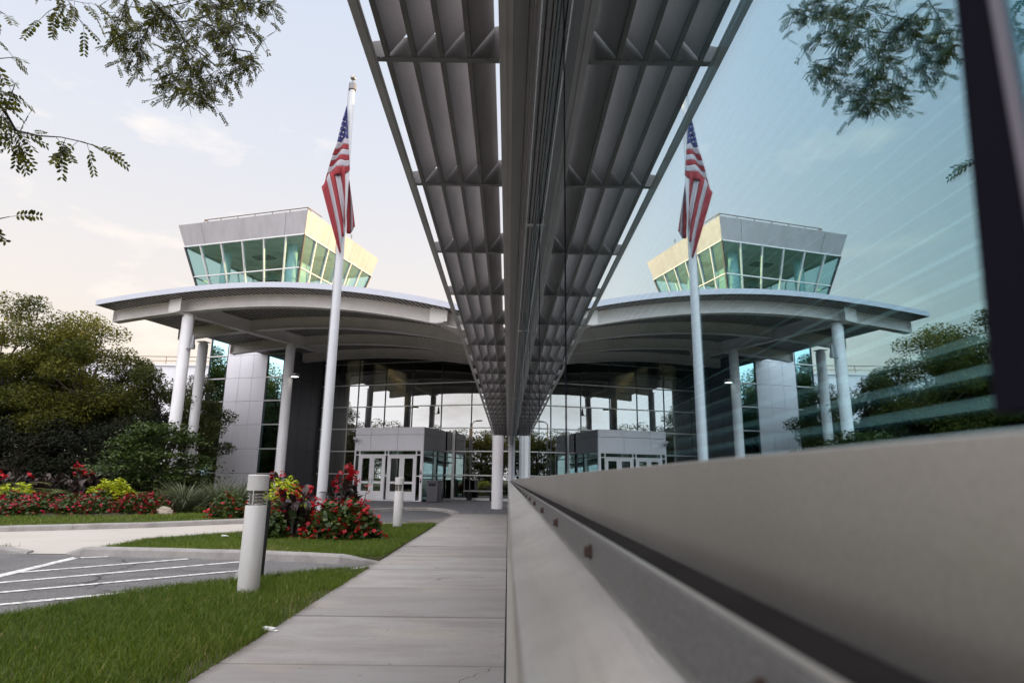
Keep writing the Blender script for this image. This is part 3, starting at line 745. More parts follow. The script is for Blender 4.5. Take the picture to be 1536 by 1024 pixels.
# ------------------------------------------------------------------ bollards
def bollard(label, loc):
    r_ = .098
    root = thing('bollard_light', label, 'bollard light', loc, 0, 'white louvred bollard lights by the sidewalk')
    MB().lathe([(r_, -.05), (r_, .775), (r_ - .004, .78), (.05, .781)], n=36).build('post', M_bollard, root, smooth=True)
    mb = MB()
    for k in range(4):
        z = .80 + k * .031
        mb.lathe([(.045, z + .016), (r_ - .012, z - .004), (r_ - .010, z - .001), (.05, z + .021)], n=36)
    mb.build('louvre', M_louvre, root, smooth=True)
    MB().lathe([(.05, .78), (.05, .92)], n=20).build('lamp_core', M_louvre, root, smooth=True)
    MB().lathe([(r_, .918), (r_, 1.058), (r_ - .008, 1.066), (.0, 1.068)], n=36).build('cap', M_bollard, root, smooth=True)
    for a in (.6, 2.7, 4.7):
        MB().tube([((r_ - .006) * math.cos(a), (r_ - .006) * math.sin(a), .77), ((r_ - .006) * math.cos(a), (r_ - .006) * math.sin(a), .93)], .006, 8).build('strut', M_bollard, root, smooth=True)
bollard('near white louvred bollard light standing in the foreground grass', (-2.41, 6.22, 0))
bollard('far white louvred bollard light beside the red flower mound', (-2.33, 13.82, 0))
root = thing('black_post', 'thin black post with a foot leaning just behind the near bollard', 'post', (-2.605, 7.05, ZA))
MB().bar((0, 0, 0), (.015, 0, .86), .03, .03).build('post', M_blk, root)
MB().bar((-.02, 0, .02), (.19, .02, .09), .05, .03).build('foot', M_blk, root)
def scrap(label, loc, r_):
    mb = MB(); mb.box(-.045, .045, -.02, .02, 0, .02); mb.box(.045, .075, -.016, .012, .002, .009); o = mb.build('paper_scrap', M_paper, bevel=.004); o.location = loc; o.rotation_euler = (0, .06, r_); tag(o, label, 'litter', 'white litter')
scrap('crumpled white paper scrap on the sidewalk edge', (-1.66, 4.73, .001), -.3)
scrap('white scrap lying in the island grass left of the near bollard', (-4.75, 11.0, .065), .2)

# ------------------------------------------------------------------ flagpole and flag
FX, FY = -3.60, 12.5
root = thing('flagpole', 'tall white tapering flagpole with a ball on top', 'flagpole', (FX, FY, .02))
MB().lathe([(.16, 0), (.16, .04), (.1, .06), (.098, .1), (.094, 3.), (.085, 5.), (.062, 9.0), (.055, 9.48)], n=28).build('pole', M_pole, root, smooth=True)
MB().lathe([(.04, 9.46), (.082, 9.48), (.082, 9.63), (.03, 9.66), (.012, 9.67), (.012, 9.74)], n=20).build('truck', M_grey, root, smooth=True)
MB().lathe([(.062 * math.sin(math.pi * k / 10) + .0005, 9.79 - .062 * math.cos(math.pi * k / 10)) for k in range(11)], n=20).build('ball', M_gold, root, smooth=True)
mb = MB(); mb.tube([(-.10, -.04, 1.2), (-.085, -.05, 5.), (-.07, -.05, 9.5)], .006, 5); mb.build('halyard', M_grey, root)

# flag sheet: outlines in flag coordinates (x right, z up, metres, from the pole axis), three hanging folds
KX, KZ = .0038, .00432
def fp(cx, cy, y): return Vector(((cx - 214 + (cy - 150) * .072) * KX, y, 9.17 - (cy - 150) * KZ))
def grid(mb, rows, mats, yf, sub=5, across=10):
    """rows: list of (left, right) points; each pair of rows is one band"""
    for i in range(len(rows) - 1):
        (l0, r0_), (l1, r1_) = rows[i], rows[i + 1]
        vs = []
        for j in range(sub + 1):
            t = j / sub
            L_ = (l0[0] + (l1[0] - l0[0]) * t, l0[1] + (l1[1] - l0[1]) * t); R_ = (r0_[0] + (r1_[0] - r0_[0]) * t, r0_[1] + (r1_[1] - r0_[1]) * t)
            for k in range(across + 1):
                u = k / across; cx = L_[0] + (R_[0] - L_[0]) * u; cy = L_[1] + (R_[1] - L_[1]) * u + 6 * math.sin(u * 7 + i * .3)
                vs.append(fp(cx, cy, yf(u, cy)))
        n = across + 1
        mb.add(vs, [(j * n + k, j * n + k + 1, (j + 1) * n + k + 1, (j + 1) * n + k) for j in range(sub) for k in range(across)], mats[i])
mb = MB()
up = [((196, 188), (200, 188)), ((172, 270), (203, 262)), ((158, 335), (205, 318)), ((145, 392), (205, 370)), ((131, 430), (207, 398)), ((118, 462), (207, 425)), ((108, 490), (208, 452)), ((97, 520), (209, 480)), ((84, 556), (210, 508)), ((60, 626), (212, 537))]
w1 = lambda u, cy: -.13 + .07 * math.sin(u * 8 + cy * .012) * (cy - 150) / 400
grid(mb, up, [2, 2, 2, 1, 0, 1, 0, 1, 0], w1)
def column_rows(lines, n=12):
    def ev(pl_, t):
        ls = [math.dist(a, b) for a, b in zip(pl_[:-1], pl_[1:])]; T = t * sum(ls)
        for a, b, l_ in zip(pl_[:-1], pl_[1:], ls):
            if T <= l_: return (a[0] + (b[0] - a[0]) * T / l_, a[1] + (b[1] - a[1]) * T / l_)
            T -= l_
        return pl_[-1]
    return [[ev(l_, k / n) for k in range(n + 1)] for l_ in lines]
lines = [[(60, 640), (95, 762), (130, 880), (150, 945), (165, 982)], [(84, 590), (122, 740), (150, 860), (168, 975)], [(108, 572), (140, 700), (172, 850), (180, 905)], [(132, 560), (158, 690), (183, 820), (186, 900)], [(158, 548), (178, 650), (190, 740), (190, 850)], [(192, 535), (196, 600), (197, 680), (193, 800)]]
cr2 = column_rows(lines)
for c in range(5):
    vs = []; m_ = [0, 1, 0, 1, 0][c]; sub = 4
    for k in range(13):
        for q in range(sub + 1):
            u = q / sub; a, b = cr2[c][k], cr2[c + 1][k]; cx = a[0] + (b[0] - a[0]) * u; cy = a[1] + (b[1] - a[1]) * u
            vs.append(fp(cx, cy, -.17 + .06 * math.sin((c + u) * 2.1)))
    n = sub + 1
    mb.add(vs, [(k * n + q, k * n + q + 1, (k + 1) * n + q + 1, (k + 1) * n + q) for k in range(12) for q in range(sub)], m_)
back = [[(190, 545), (186, 700), (186, 860)], [(196, 545), (204, 700), (206, 858)], [(200, 560), (222, 720), (226, 845)], [(202, 590), (226, 760), (234, 826)]]
cr3 = column_rows(back)
for c in range(3):
    vs = []
    for k in range(13):
        for q in range(3):
            u = q / 2; a, b = cr3[c][k], cr3[c + 1][k]; vs.append(fp(a[0] + (b[0] - a[0]) * u, a[1] + (b[1] - a[1]) * u, .06 + .05 * math.sin((c + u) * 2)))
    mb.add(vs, [(k * 3 + q, k * 3 + q + 1, (k + 1) * 3 + q + 1, (k + 1) * 3 + q) for k in range(12) for q in range(2)], [0, 1, 0][c])
# stars of the canton, raised stitched shapes
for cx, cy, s_ in [(184, 252, 5), (176, 282, 6), (190, 286, 6), (171, 310, 7), (187, 318, 6), (163, 338, 7), (180, 344, 7), (196, 348, 6), (158, 366, 6), (173, 368, 7), (192, 374, 6), (193, 322, 5)]:
    u = (cx - 150) / 60
    pts = []
    for k in range(10):
        r_ = s_ if k % 2 == 0 else s_ * .42; a = math.pi / 2 + k * math.pi / 5
        pts.append(fp(cx + r_ * math.cos(a) * .8, cy - r_ * math.sin(a), w1(.5, cy) - .075))
    mb.add(pts, [tuple(range(10))], 1)
flag = mb.build('flag', [M_red, M_wht, M_blu], smooth=True)
flag.location = (FX, FY, .02)
tag(flag, 'limp red, white and blue flag with stripes and stars hanging from the flagpole', 'flag')
sm = flag.modifiers.new('thick', 'SOLIDIFY'); sm.thickness = .006

# ------------------------------------------------------------------ honey locust whose twigs hang into the top left
root = thing('honey_locust_tree', 'honey locust tree whose fine-leaved twigs hang in from the top left of the view', 'tree', (-5.2, 1.2, -.02))
O = Vector((-5.2, 1.2, -.02))
class TW(MB): pass
tk = MB(); tk.off = O
tk.tube([(-5.2, 1.2, -.1), (-5.15, 1.25, 1.6), (-5.0, 1.3, 3.2), (-4.7, 1.5, 4.8), (-4.6, 1.6, 6.4)], [.2, .16, .14, .10, .05], 10)
tk.build('trunk', M_bark, root, smooth=True)
TWIGS = []      # (points, radius, leaflet length, leaf length)
def wv(px, py, Y):   # real spot of a twig joint, from its bearing and its distance along the street
    d = RR * (px - 768) + UU * (512 - py) + fw * FPX
    return Vector((0, 0, CAMZ)) + d * (Y / d.y)
A_ = [([(170, -120), (205, -20), (238, 12), (262, 34), (276, 62), (284, 96), (288, 132)], 3.2), ([(238, 12), (270, 6), (312, -6), (345, -20)], 3.25), ([(262, 34), (296, 30), (330, 44), (352, 74), (360, 104)], 3.15),
      ([(276, 62), (306, 84), (326, 100), (338, 116)], 3.1), ([(330, 44), (362, 34), (384, 58)], 3.2), ([(296, 30), (330, 14), (362, 8), (398, 2)], 3.25), ([(238, 12), (226, 34), (214, 62), (206, 92)], 3.3), ([(205, -20), (186, 8), (176, 30), (182, 60)], 3.3),
      ([(226, 34), (196, 50), (170, 58)], 3.3), ([(284, 96), (268, 118), (258, 124)], 3.15), ([(288, 132), (302, 138), (318, 126)], 3.1), ([(352, 74), (376, 78), (380, 92)], 3.1), ([(345, -20), (380, -8), (414, 8)], 3.3), ([(312, -6), (330, 26), (346, 40)], 3.2), ([(276, 62), (262, 80), (254, 96)], 3.2)]
B_ = [([(-120, 60), (-30, 120), (8, 168), (24, 196), (58, 204), (92, 206), (128, 214)], 2.3), ([(-120, 60), (-40, 85), (0, 88), (22, 86)], 2.3), ([(8, 168), (14, 150), (22, 128)], 2.3), ([(-30, 120), (-5, 135), (10, 140)], 2.25), ([(-60, 330), (-10, 330), (14, 325)], 2.3), ([(-60, 330), (-120, 200), (-120, 60)], 2.3),
      ([(0, -60), (70, -30), (95, -6), (108, 8)], 2.5), ([(-40, -10), (0, 18), (8, 22)], 2.4), ([(24, 196), (6, 190), (-6, 196)], 2.3)]
br = MB(); br.off = O
VS, VB = [], []
def compound(store, p, d, L, ll, seedn):
    """pinnate leaf: rachis from p along d, paired leaflets, drooping"""
    d = d.normalized(); up_ = Vector((random.gauss(0, .6), random.gauss(0, .6), 1)).normalized(); s = d.cross(up_).normalized(); n_ = max(5, int(L / (ll * .62)))
    q = p.copy(); rach = [q.copy()]
    for j in range(n_):
        d = (d + Vector((0, 0, -.05))).normalized(); q = q + d * L / n_; rach.append(q.copy())
        if j < 1: continue
        sz = ll * (.75 + .35 * math.sin(math.pi * j / n_)) * random.uniform(.85, 1.1)
        for sg in (1, -1):
            if random.random() < .05: continue
            t = (s * sg + d * random.uniform(.3, .55) + Vector((0, 0, -.25 + random.gauss(0, .15)))).normalized(); w_ = d * sz * .30
            b = q; 
            store.append([b, b + t * sz * .35 + w_, b + t * sz * .8 + w_ * .75, b + t * sz, b + t * sz * .8 - w_ * .75, b + t * sz * .35 - w_])
    br.tube([tuple(x) for x in rach[::3]] , .0011, 3, cap=False)
for lst, LL, ll, dens, mult in ((A_, .082, .0150, .027, 1), (B_, .125, .024, .045, 1)):
    for ti, (pts, Y) in enumerate(lst):
        P3 = [wv(x, y, Y + random.uniform(-.12, .12)) for x, y in pts]
        if ti: P3[0] = wv(*pts[0], Y)
        br.tube([tuple(p) for p in P3], [max(.0022, .008 * (1 - i / len(P3))) if ti == 0 else max(.0016, .0042 * (1 - i / len(P3))) for i in range(len(P3))], 5)
        first = (1 if (ti == 0 and lst is A_) else 0)
        for a, b in zip(P3[first:-1], P3[first + 1:]):
            n_ = max(1, int((b - a).length / dens))
            for k in range(n_):
                c = a.lerp(b, random.random()); dd = Vector((random.gauss(0, .8), random.gauss(0, .8), random.gauss(-.3, .55))) + (b - a).normalized() * .6
                if lst is B_ and random.random() < .7:
                    compound(VB, c, dd, LL * random.uniform(.7, 1.2), ll, 0); continue
                dd.normalize(); sl = random.uniform(.05, .17); sp_ = [c]
                for q_ in range(4):
                    dd = (dd + Vector((random.gauss(0, .22), random.gauss(0, .22), -.08))).normalized(); sp_.append(sp_[-1] + dd * sl / 4)
                br.tube([tuple(x) for x in sp_], .0014, 4)
                for q_ in range(1, 5):
                    for _ in range(mult):
                        d2 = dd * .5 + Vector((random.gauss(0, .7), random.gauss(0, .7), random.gauss(-.25, .5)))
                        compound(VB if lst is B_ else VS, sp_[q_], d2, LL * random.uniform(.6, 1.25), ll, 0)
        compound(VB if lst is B_ else VS, P3[-1], P3[-1] - P3[-2], LL, ll, 0)
# limbs carrying the twigs back to the trunk
p0 = wv(170, -120, 3.2); p1 = wv(-120, 60, 2.3); p2 = wv(0, -60, 2.5); p3 = wv(-40, -10, 2.4)
for pe, st in ((p0, Vector((-4.75, 1.45, 4.4))), (p1, Vector((-5.0, 1.3, 3.0))), (p2, Vector((-4.85, 1.4, 4.0))), (p3, Vector((-4.95, 1.35, 3.4)))):
    br.tube([tuple(st), tuple(st.lerp(pe, .5) + Vector((0, 0, .25))), tuple(pe)], [.05, .025, .008], 6)
br.build('branch', M_twig, root, smooth=True)
HF = np.array([[0, 1, 5], [1, 2, 5], [5, 2, 4], [2, 3, 4]])
for st, nm in ((VS + VB, 'foliage'),):
    V = np.array([[tuple(q - O) for q in l_] for l_ in st]).reshape(-1, 3); n_ = len(st)
    F = (np.arange(n_)[:, None, None] * 6 + HF[None]).reshape(-1, 3)
    np_obj(nm, V, F, L_locust, root, np.repeat(rng.uniform(0, 1, n_), 4))
P = cloud([(.3, .2, 5.6), (.9, .9, 6.3), (-.6, .6, 6.4), (.2, -.6, 6.8), (.6, .3, 7.2)], [.8, .9, .9, .9, .8], [3000] * 5); V, F = leaves(P, .05, .45); np_obj('crown', V, F, L_locust, root, rng.uniform(0, 1, len(P)))

# ------------------------------------------------------------------ right hand building: mirror glazing, sill, sunshade
GX = .112                        # plane of the glass
ZG0, ZG1 = 1.0645, 2.25
YA, YE = -3.1, 22.6
rb = thing('glass_fronted_building', 'mirror-glazed building along the right side of the sidewalk with a brushed steel sill', 'building', (0, 0, 0))
joints = [.1285 + 1.1 * k for k in range(-3, 21)]
jw = .0057
for i, (a, b) in enumerate(zip(joints[:-1], joints[1:])):
    r_ = 0 if i in (2, 3) else random.uniform(-.0011, .0011)
    mb = MB(); mb.box(0, .01, a + jw - (a + b) / 2, b - (jw if i != 2 else .0031) - (a + b) / 2, 1.045, ZG1 + .02)
    o = mb.build('glass_pane', G_wall, rb); o.location = (GX, (a + b) / 2, 0); o.rotation_euler = (0, 0, r_)
mb = MB(); yj = joints[3]; jn = .0030      # the near joint: its sealant bead widens towards the sill
for (z0, z1, e0, e1) in ((ZG0 + .0015, 1.17, .0078, 0.), (1.17, ZG1 + .02, 0., 0.)):
    mb.hexa([(GX - .0016, yj - jn, z0), (GX + .012, yj - jn, z0), (GX + .012, yj + jw + e0, z0), (GX - .0016, yj + jw + e0, z0)], [(GX - .0016, yj - jn, z1), (GX + .012, yj - jn, z1), (GX + .012, yj + jw + e1, z1), (GX - .0016, yj + jw + e1, z1)])
mb.build('glazing_joint', M_silic, rb)
MB().box(GX - .0012, GX - .0002, yj - .0062, yj - .0032, ZG0 + .002, ZG1).build('pane_reflection_strip', M_pane_refl, rb)  # added strip with the next pane's reflection put into its colour
for y in joints[:3] + joints[4:]: MB().box(GX - .0012, GX + .012, y - jw, y + jw, ZG0 + .0015, ZG1 + .02).build('glazing_joint', M_silic, rb)
segs = [(-3.1, .1), (.1, 3.4), (3.4, 7.8), (7.8, 12.2), (12.2, 17), (17, YE)]
for a, b in segs:                # brushed steel sill face below the glass
    mb = MB(); mb.box(GX - .003, GX - .0006, a + .001, b - .001, .97, 1.062); mb.box(GX - .0005, GX + .02, a + .001, b - .001, .97, 1.044)
    mb.build('sill_face', M_steel, rb, bevel=.0009)
for a, b in [(-3.1, .36), (.36, 2.8), (2.8, 5.2), (5.2, 9.5), (9.5, 14), (14, YE)]:   # ledge channel and bolted rail
    MB().box(.0755, GX - .0035, a, b, .98, 1.0005).build('ledge', M_ledge, rb)
    MB().box(.070, .0752, a + .0006, b - .0006, .978, 1.0068).build('bolted_rail', M_rail, rb, bevel=.0012)
    MB().box(.0708, .0748, a + .0006, b - .0006, 1.0069, 1.0078).build('rail_highlight', M_apron, rb, bevel=.0004)  # added bright strip: the highlight on the rail's top edge as colour
for k in range(26):
    y = .185 + .36 * k
    M_ = Matrix.Translation((.0698, y, .9925)) @ Matrix.Rotation(-math.pi / 2, 4, 'Y')
    mb = MB(); n_ = 6
    for r1, r2, z0, z1 in ((.0062, .0062, 0, .0015), (.0048, .0040, .0015, .0058)):
        vs = [M_ @ Vector((r_ * math.cos(j * math.pi / 3), r_ * math.sin(j * math.pi / 3), z)) for r_, z in ((r1, z0), (r2, z1)) for j in range(n_)]
        mb.add(vs, [(j, (j + 1) % n_, n_ + (j + 1) % n_, n_ + j) for j in range(n_)] + [tuple(range(n_, 2 * n_))])
    mb.build('bolt', M_rust, rb)
for a, b in [(-3.1, 1.9), (1.9, 5.5), (5.5, 9.8), (9.8, 14.5), (14.5, YE)]:   # sloping steel apron and skirt
    mb = MB()
    prof = [(.0690, .979), (.0660, .9765), (.0105, .955), (.0065, .951), (.0052, .944), (.0050, .90), (.0050, .02), (.0965, .02), (.0965, .979)]
    n_ = len(prof); vs = [(x, y, z) for y in (a + .0008, b - .0008) for x, z in prof]
    mb.add(vs, [(i, i + n_, (i + 1) % n_ + n_, (i + 1) % n_) for i in range(n_)] + [tuple(range(n_ - 1, -1, -1)), tuple(range(n_, 2 * n_))])
    mb.build('apron', M_apron, rb, smooth=True)
MB().box(.001, .0046, YA, YE, -.02, .09).build('skirt', M_rail, rb)
MB().box(.0965, .12, YA, YE, 0, .984).build('base_wall', M_ledge, rb)
# head of the glazing: soffit plate, frame and its stepped grooves
MB().box(-.0037, .05, YA, YE, 2.57, 2.60).build('soffit_plate', M_header, rb, bevel=.002)
for a, b in [(-3.1, 1.5), (1.5, 6.0), (6.0, 10.5), (10.5, 16), (16, YE)]:
    mb = MB()
    for x0, x1, z in ((.0505, .058, 2.40), (.0585, .066, 2.33), (.0665, .070, 2.275), (.0745, .082, 2.27), (.0825, .0875, 2.29), (.088, .1, 2.262), (.1035, GX - .0015, 2.252)):
        mb.box(x0, x1, a + .001, b - .001, z, 2.62)
    mb.build('head_frame', M_header, rb)
MB().box(.0702, .0742, YA, YE, 2.268, 2.62).build('bright_trim', surf('trim_alu', (.72, .72, .74), .25, .9), rb)
for k in range(9):
    y = .62 + 2.2 * k
    MB().box(.064, .104, y, y + .02, 2.244, 2.2505).build('head_clip', M_shade, rb)
MB().box(.1125, .4, YA, YE, 2.272, 5.2).build('upper_wall', M_pdark, rb)
MB().box(.4, 12, -3.1, 24.4, 5.0, 5.2).build('roof', M_grey, rb)
MB().box(4, 12, -3.1, 19.5, 5.21, 10.4).build('sun_blocker', M_panel, rb)  # added unseen box, placed to keep the sun off flag and pole
MB().box(11.8, 12, -3.1, 24.4, 0, 5.0).build('rear_wall', M_int, rb)
MB().box(.4, 11.8, -3.1, -2.9, 0, 5.0).build('side_wall', M_int, rb)
MB().box(.0, 11.8, 22.62, 24.4, 0, 5.0).build('end_wall', M_panel, rb)
MB().box(.13, 11.8, -2.9, 22.6, -.01, .01).build('floor', M_dark, rb)
MB().box(.41, 11.8, -2.9, 22.6, 2.75, 2.8).build('ceiling', M_int, rb)
# venetian blind hanging inside
root = thing('venetian_blind', 'pale horizontal venetian blind faintly seen behind the mirror glass', 'blind', (.40, 0, 0))
mb = MB()
for k in range(56):
    z = .82 + k * .027
    for (a, b) in ((-2.2, .38), (.40, 1.42), (1.44, 2.5), (2.52, 6.8)):
        mb.add([(-.011, a, z - .006), (-.011, b, z - .006), (.008, b, z + .007), (.008, a, z + .007), (-.011, a, z - .005), (-.011, b, z - .005), (.008, b, z + .008), (.008, a, z + .008)], [(0, 1, 2, 3), (4, 7, 6, 5), (0, 4, 5, 1), (2, 6, 7, 3)])
mb.build('slats', M_blind, root)
MB().box(-.02, .02, -2.2, 6.8, 2.31, 2.36).build('head_rail', M_blind, root)

# sunshade shelf
sh = thing('sunshade', 'long dark aluminium sunshade shelf of slanted blades above the sidewalk', 'sunshade', (0, 0, 2.57))
H0 = 1.52
ribs = [(1.353 + .6667 * k) * H0 for k in range(-4, 21)]
Y0s, Y1s = ribs[0], ribs[-1]
mb = MB(); mb.box(-.547, -.541, Y0s, Y1s, 0, .075); mb.box(-.541, -.508, Y0s, Y1s, 0, .006); mb.box(-.522, -.516, Y0s, Y1s, -.004, 0)
mb.build('outer_rail', M_shade, sh)
mb = MB(); mb.box(-.053, -.047, Y0s, Y1s, 0, .15); mb.box(-.047, -.004, Y0s, Y1s, 0, .006); mb.box(-.032, -.026, Y0s, Y1s, -.004, 0); mb.box(-.010, -.004, Y0s, Y1s, .006, .16)
mb.build('inner_rail', M_shade, sh)
rp = None; first = None
for i, y in enumerate(ribs):
    if rp is None:
        mb = MB()
        mb.hexa([(-.5405, -.003, .001), (-.0535, -.003, .001), (-.0535, .003, .001), (-.5405, .003, .001)], [(-.5405, -.003, .072), (-.0535, -.003, .148), (-.0535, .003, .148), (-.5405, .003, .072)]); mb.box(-.5405, -.0535, -.014, -.003, .001, .006); mb.box(-.5405, -.0535, .003, .014, .001, .006)
        for x in (-.49, -.4, -.3, -.2, -.1): mb.lathe([(.006, -.004), (.006, .001)], (x, -.009, 0), 8)
        rp = mb.build('cross_rib', surf('rib_alu', (.20, .19, .19), .5, dirt=(.13, .125, .12), dscale=4), sh); o = rp
    else:
        o = rp.copy(); COL.objects.link(o); o.parent = sh
    o.location = (0, y, 0)
bl = None
for i in range(len(ribs) - 1):
    for x in (-.478, -.378, -.276, -.174):
        if bl is None:
            L_ = ribs[1] - ribs[0] - .03; mb = MB()
            prof = [(0, .004), (.018, .002), (.020, .010), (.017, .012), (.098, .128), (.100, .140), (.096, .141), (.092, .130), (.010, .016), (0, .016)]
            n_ = len(prof); vs = [(a, yy, z) for yy in (.015, L_ + .015) for a, z in prof]
            mb.add(vs, [(k, k + n_, (k + 1) % n_ + n_, (k + 1) % n_) for k in range(n_)] + [tuple(range(n_ - 1, -1, -1)), tuple(range(n_, 2 * n_))])
            mb.m = [1 if k in (0, 1, 2, 9) else 0 for k in range(len(mb.m))]  # lip faces take the darker tone that holds their shade
            bl = mb.build('blade', [M_shade, M_lip_shade], sh); o = bl
        else:
            o = bl.copy(); COL.objects.link(o); o.parent = sh
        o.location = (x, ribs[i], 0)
for y in ribs[::2]: MB().box(-.003, .0, y - .03, y + .03, .02, .12).build('bracket', M_shade, sh)

# ------------------------------------------------------------------ terminal building (local axes: a along its front, b into depth)
PHI = R(-16.5); C1 = Vector((-11.93, 22.5, 0))
def W(a, b, z=0): return C1 + Vector((a * math.cos(PHI) - b * math.sin(PHI), a * math.sin(PHI) + b * math.cos(PHI), z))
def local_thing(name, label, cat, group=None): return thing(name, label, cat, C1, PHI, group)
def zt(a): return 7.57 - (.0153 if a > 1.7 else .0085) * (a - 1.7) ** 2

cp = local_thing('entrance_canopy', 'broad white arched canopy on slanting-looking round columns in front of the entrance', 'canopy')
AL, AR, BF, BB = -3.37, 11.9, -.9, 12.4
# corrugated deck
mb = MB(); prof = []
a = AL
while a < AR - .2:
    for da, dz in ((0, -.17), (.11, -.17), (.122, -.045), (.188, -.045)): prof.append((a + da, zt(a + da) + dz))
    a += .2
n_ = len(prof)
bks = [BF + .06, BB]
mb.add([(p, b, z) for b in bks for p, z in prof], [(i, i + 1, n_ + i + 1, n_ + i) for i in range(n_ - 1)])
mb.m = [0 if i % 4 == 0 else 1 for i in range(n_ - 1)]
mb.build('corrugated_deck', [M_deck, surf('deck_slot', (.07, .065, .065), .9)], cp)
mb = MB(); K = 60; aa = [AL - .02 + (AR - AL + .02) * k / K for k in range(K + 1)]
mb.add([(a, b, zt(a) + d) for d in (-.045, 0) for b in (BF + .05, BB) for a in aa],
       [(i, K + 1 + i, K + 2 + i, i + 1) for i in range(K)] + [(2 * (K + 1) + i, 2 * (K + 1) + i + 1, 3 * (K + 1) + i + 1, 3 * (K + 1) + i) for i in range(K)])
mb.build('roof_sheet', M_fascia, cp)
mb = MB()
for i in range(K):
    a, b = aa[i], aa[i + 1]
    mb.hexa([(a, BF - .03, zt(a) - .16), (b, BF - .03, zt(b) - .16), (b, BF + .05, zt(b) - .16), (a, BF + .05, zt(a) - .16)], [(a, BF - .03, zt(a) + .03), (b, BF - .03, zt(b) + .03), (b, BF + .05, zt(b) + .03), (a, BF + .05, zt(a) + .03)])
mb.bar((AL - .03, BF, zt(AL) - .06), (AL - .03, 8.4, zt(AL) - .06), .05, .19)
mb.build('fascia', M_fascia, cp)
for ib, b in enumerate((0, 3.2, 6.4, 9.6)):
    mb = MB(); st = AL + .02 if b < 8 else -1.55
    aa2 = [st + (AR - st) * k / 48 for k in range(49)]
    for p, q in zip(aa2[:-1], aa2[1:]):
        for w_, z0, z1 in ((.012, -.60, -.174), (.16, -.62, -.60), (.16, -.195, -.174)):
            mb.hexa([(p, b - w_, zt(p) + z0), (q, b - w_, zt(q) + z0), (q, b + w_, zt(q) + z0), (p, b + w_, zt(p) + z0)], [(p, b - w_, zt(p) + z1), (q, b - w_, zt(q) + z1), (q, b + w_, zt(q) + z1), (p, b + w_, zt(p) + z1)])
    mb.box(st - .012, st, b - .16, b + .16, zt(st) - .62, zt(st) - .174)
    mb.build('beam', M_steelbeam, cp)
def girder(p, q, zz):
    mb = MB(); p, q = Vector((*p, zz)), Vector((*q, zz))
    mb.bar(p + Vector((0, 0, -.005)), q + Vector((0, 0, -.005)), .05, .50)
    mb.bar(p + Vector((0, 0, -.262)), q + Vector((0, 0, -.262)), .30, .024); mb.bar(p + Vector((0, 0, .22)), q + Vector((0, 0, .22)), .30, .02)
    d = (q - p).normalized(); mb.bar(p - d * .006, p + d * .006, .62, .49)
    mb.build('girder', M_steelbeam, cp)
girder((-.22, -.42), (.95, 8.3), 7.12)
girder((10.2, -.42), (10.9, 8.3), 6.12)
cols_ = [(0, .05, 6.86), (-2.86, 4.0, 6.82), (.62, 5.4, 6.86), (10.72, 4.42, 5.86)]
for a, b, z in cols_:
    MB().lathe([(.205, 0), (.205, z - .12), (.2, z - .11)], (a, b, 0), 28).build('column', M_white, cp, smooth=True)
    mb = MB(); mb.lathe([(.17, z - .11), (.17, z - .03)], (a, b, 0), 20); mb.box(a - .2, a + .2, b - .2, b + .2, z - .03, z)
    mb.build('column_cap', M_steelbeam, cp)

# flood lights and the loudspeaker on the columns
def flood(label, a, b, z, face):
    root = thing('flood_light', label, 'flood light', W(a, b, z), PHI + face, 'small fittings on the canopy columns')
    MB().tube([(0, .0, 0), (.12, 0, .02), (.2, 0, 0)], .02, 6).build('arm', M_grey, root)
    MB().box(.14, .46, -.14, .14, -.02, .12).build('housing', M_grey, root, bevel=.02)
    MB().box(.17, .43, -.11, .11, -.03, -.021).build('lens', M_flood, root)
flood('lit flood light fixed halfway up the middle canopy column', .80, 5.28, 5.35, -.2)
root = thing('horn_speaker', 'small pale horn loudspeaker fixed to the frontmost canopy column', 'loudspeaker', W(.2, -.05, 5.55), PHI, 'small fittings on the canopy columns')
MB().tube([(0, 0, 0), (.16, 0, 0)], .03, 6).build('arm', M_grey, root)
mb = MB(); mb.lathe([(.09, 0), (.10, .1), (.07, .2), (.06, .35), (.03, .52)], (.24, 0, -.02), 10); mb.build('horn', M_grey, root, smooth=True)

# tower shaft, curtain wall, interior
eb = local_thing('terminal_building', 'white panelled building with a glazed entrance hall behind the canopy', 'building')
SA0, SA1, SB = -6.6, -1.65, 8.56
MB().box(SA0 + .1, SA1 - .12, SB + .12, 14.2, 0, 10.25).build('shaft_core', M_gap, eb)
PZ = 1.193
for i in range(9):
    for j in range(3):
        a0 = -5.44 + j * .8133
        MB().box(a0 + .007, a0 + .8063, SB, SB + .1, i * PZ + .007, (i + 1) * PZ - .007 if i < 8 else 10.2).build('wall_panel', M_panel, eb, bevel=.004)
def strip(a0, a1, fins):
    for i in range(8):
        MB().box(a0 + .04, a1 - .04, SB + .05, SB + .06, i * PZ + .03, (i + 1) * PZ - .03).build('strip_window', G_strip, eb)
    for i in range(9): MB().box(a0 - fins, a1, SB - .03, SB + .1, i * PZ - .03, i * PZ + .03).build('strip_transom', M_mull, eb)
    mb = MB(); mb.box(a0, a0 + .04, SB + .0, SB + .1, 0, 9.6); mb.box(a1 - .04, a1, SB + .0, SB + .1, 0, 9.6); mb.build('strip_mullion', M_muld, eb)
strip(SA0, -5.45, .25); strip(-2.99, -1.98, 0)
MB().box(-1.97, -1.86, SB + .02, SB + .12, 0, 10).build('corner_window', G_strip, eb)
MB().box(-1.85, SA1, SB - .01, SB + .13, 0, 10).build('corner_post', M_mull, eb)
for i in range(9):
    for j in range(3):
        b0 = SB + .14 + j * .96
        MB().box(SA1 - .11, SA1, b0 + .006, b0 + .954, i * PZ + .006, (i + 1) * PZ - .006).build('side_panel', M_pdark, eb)
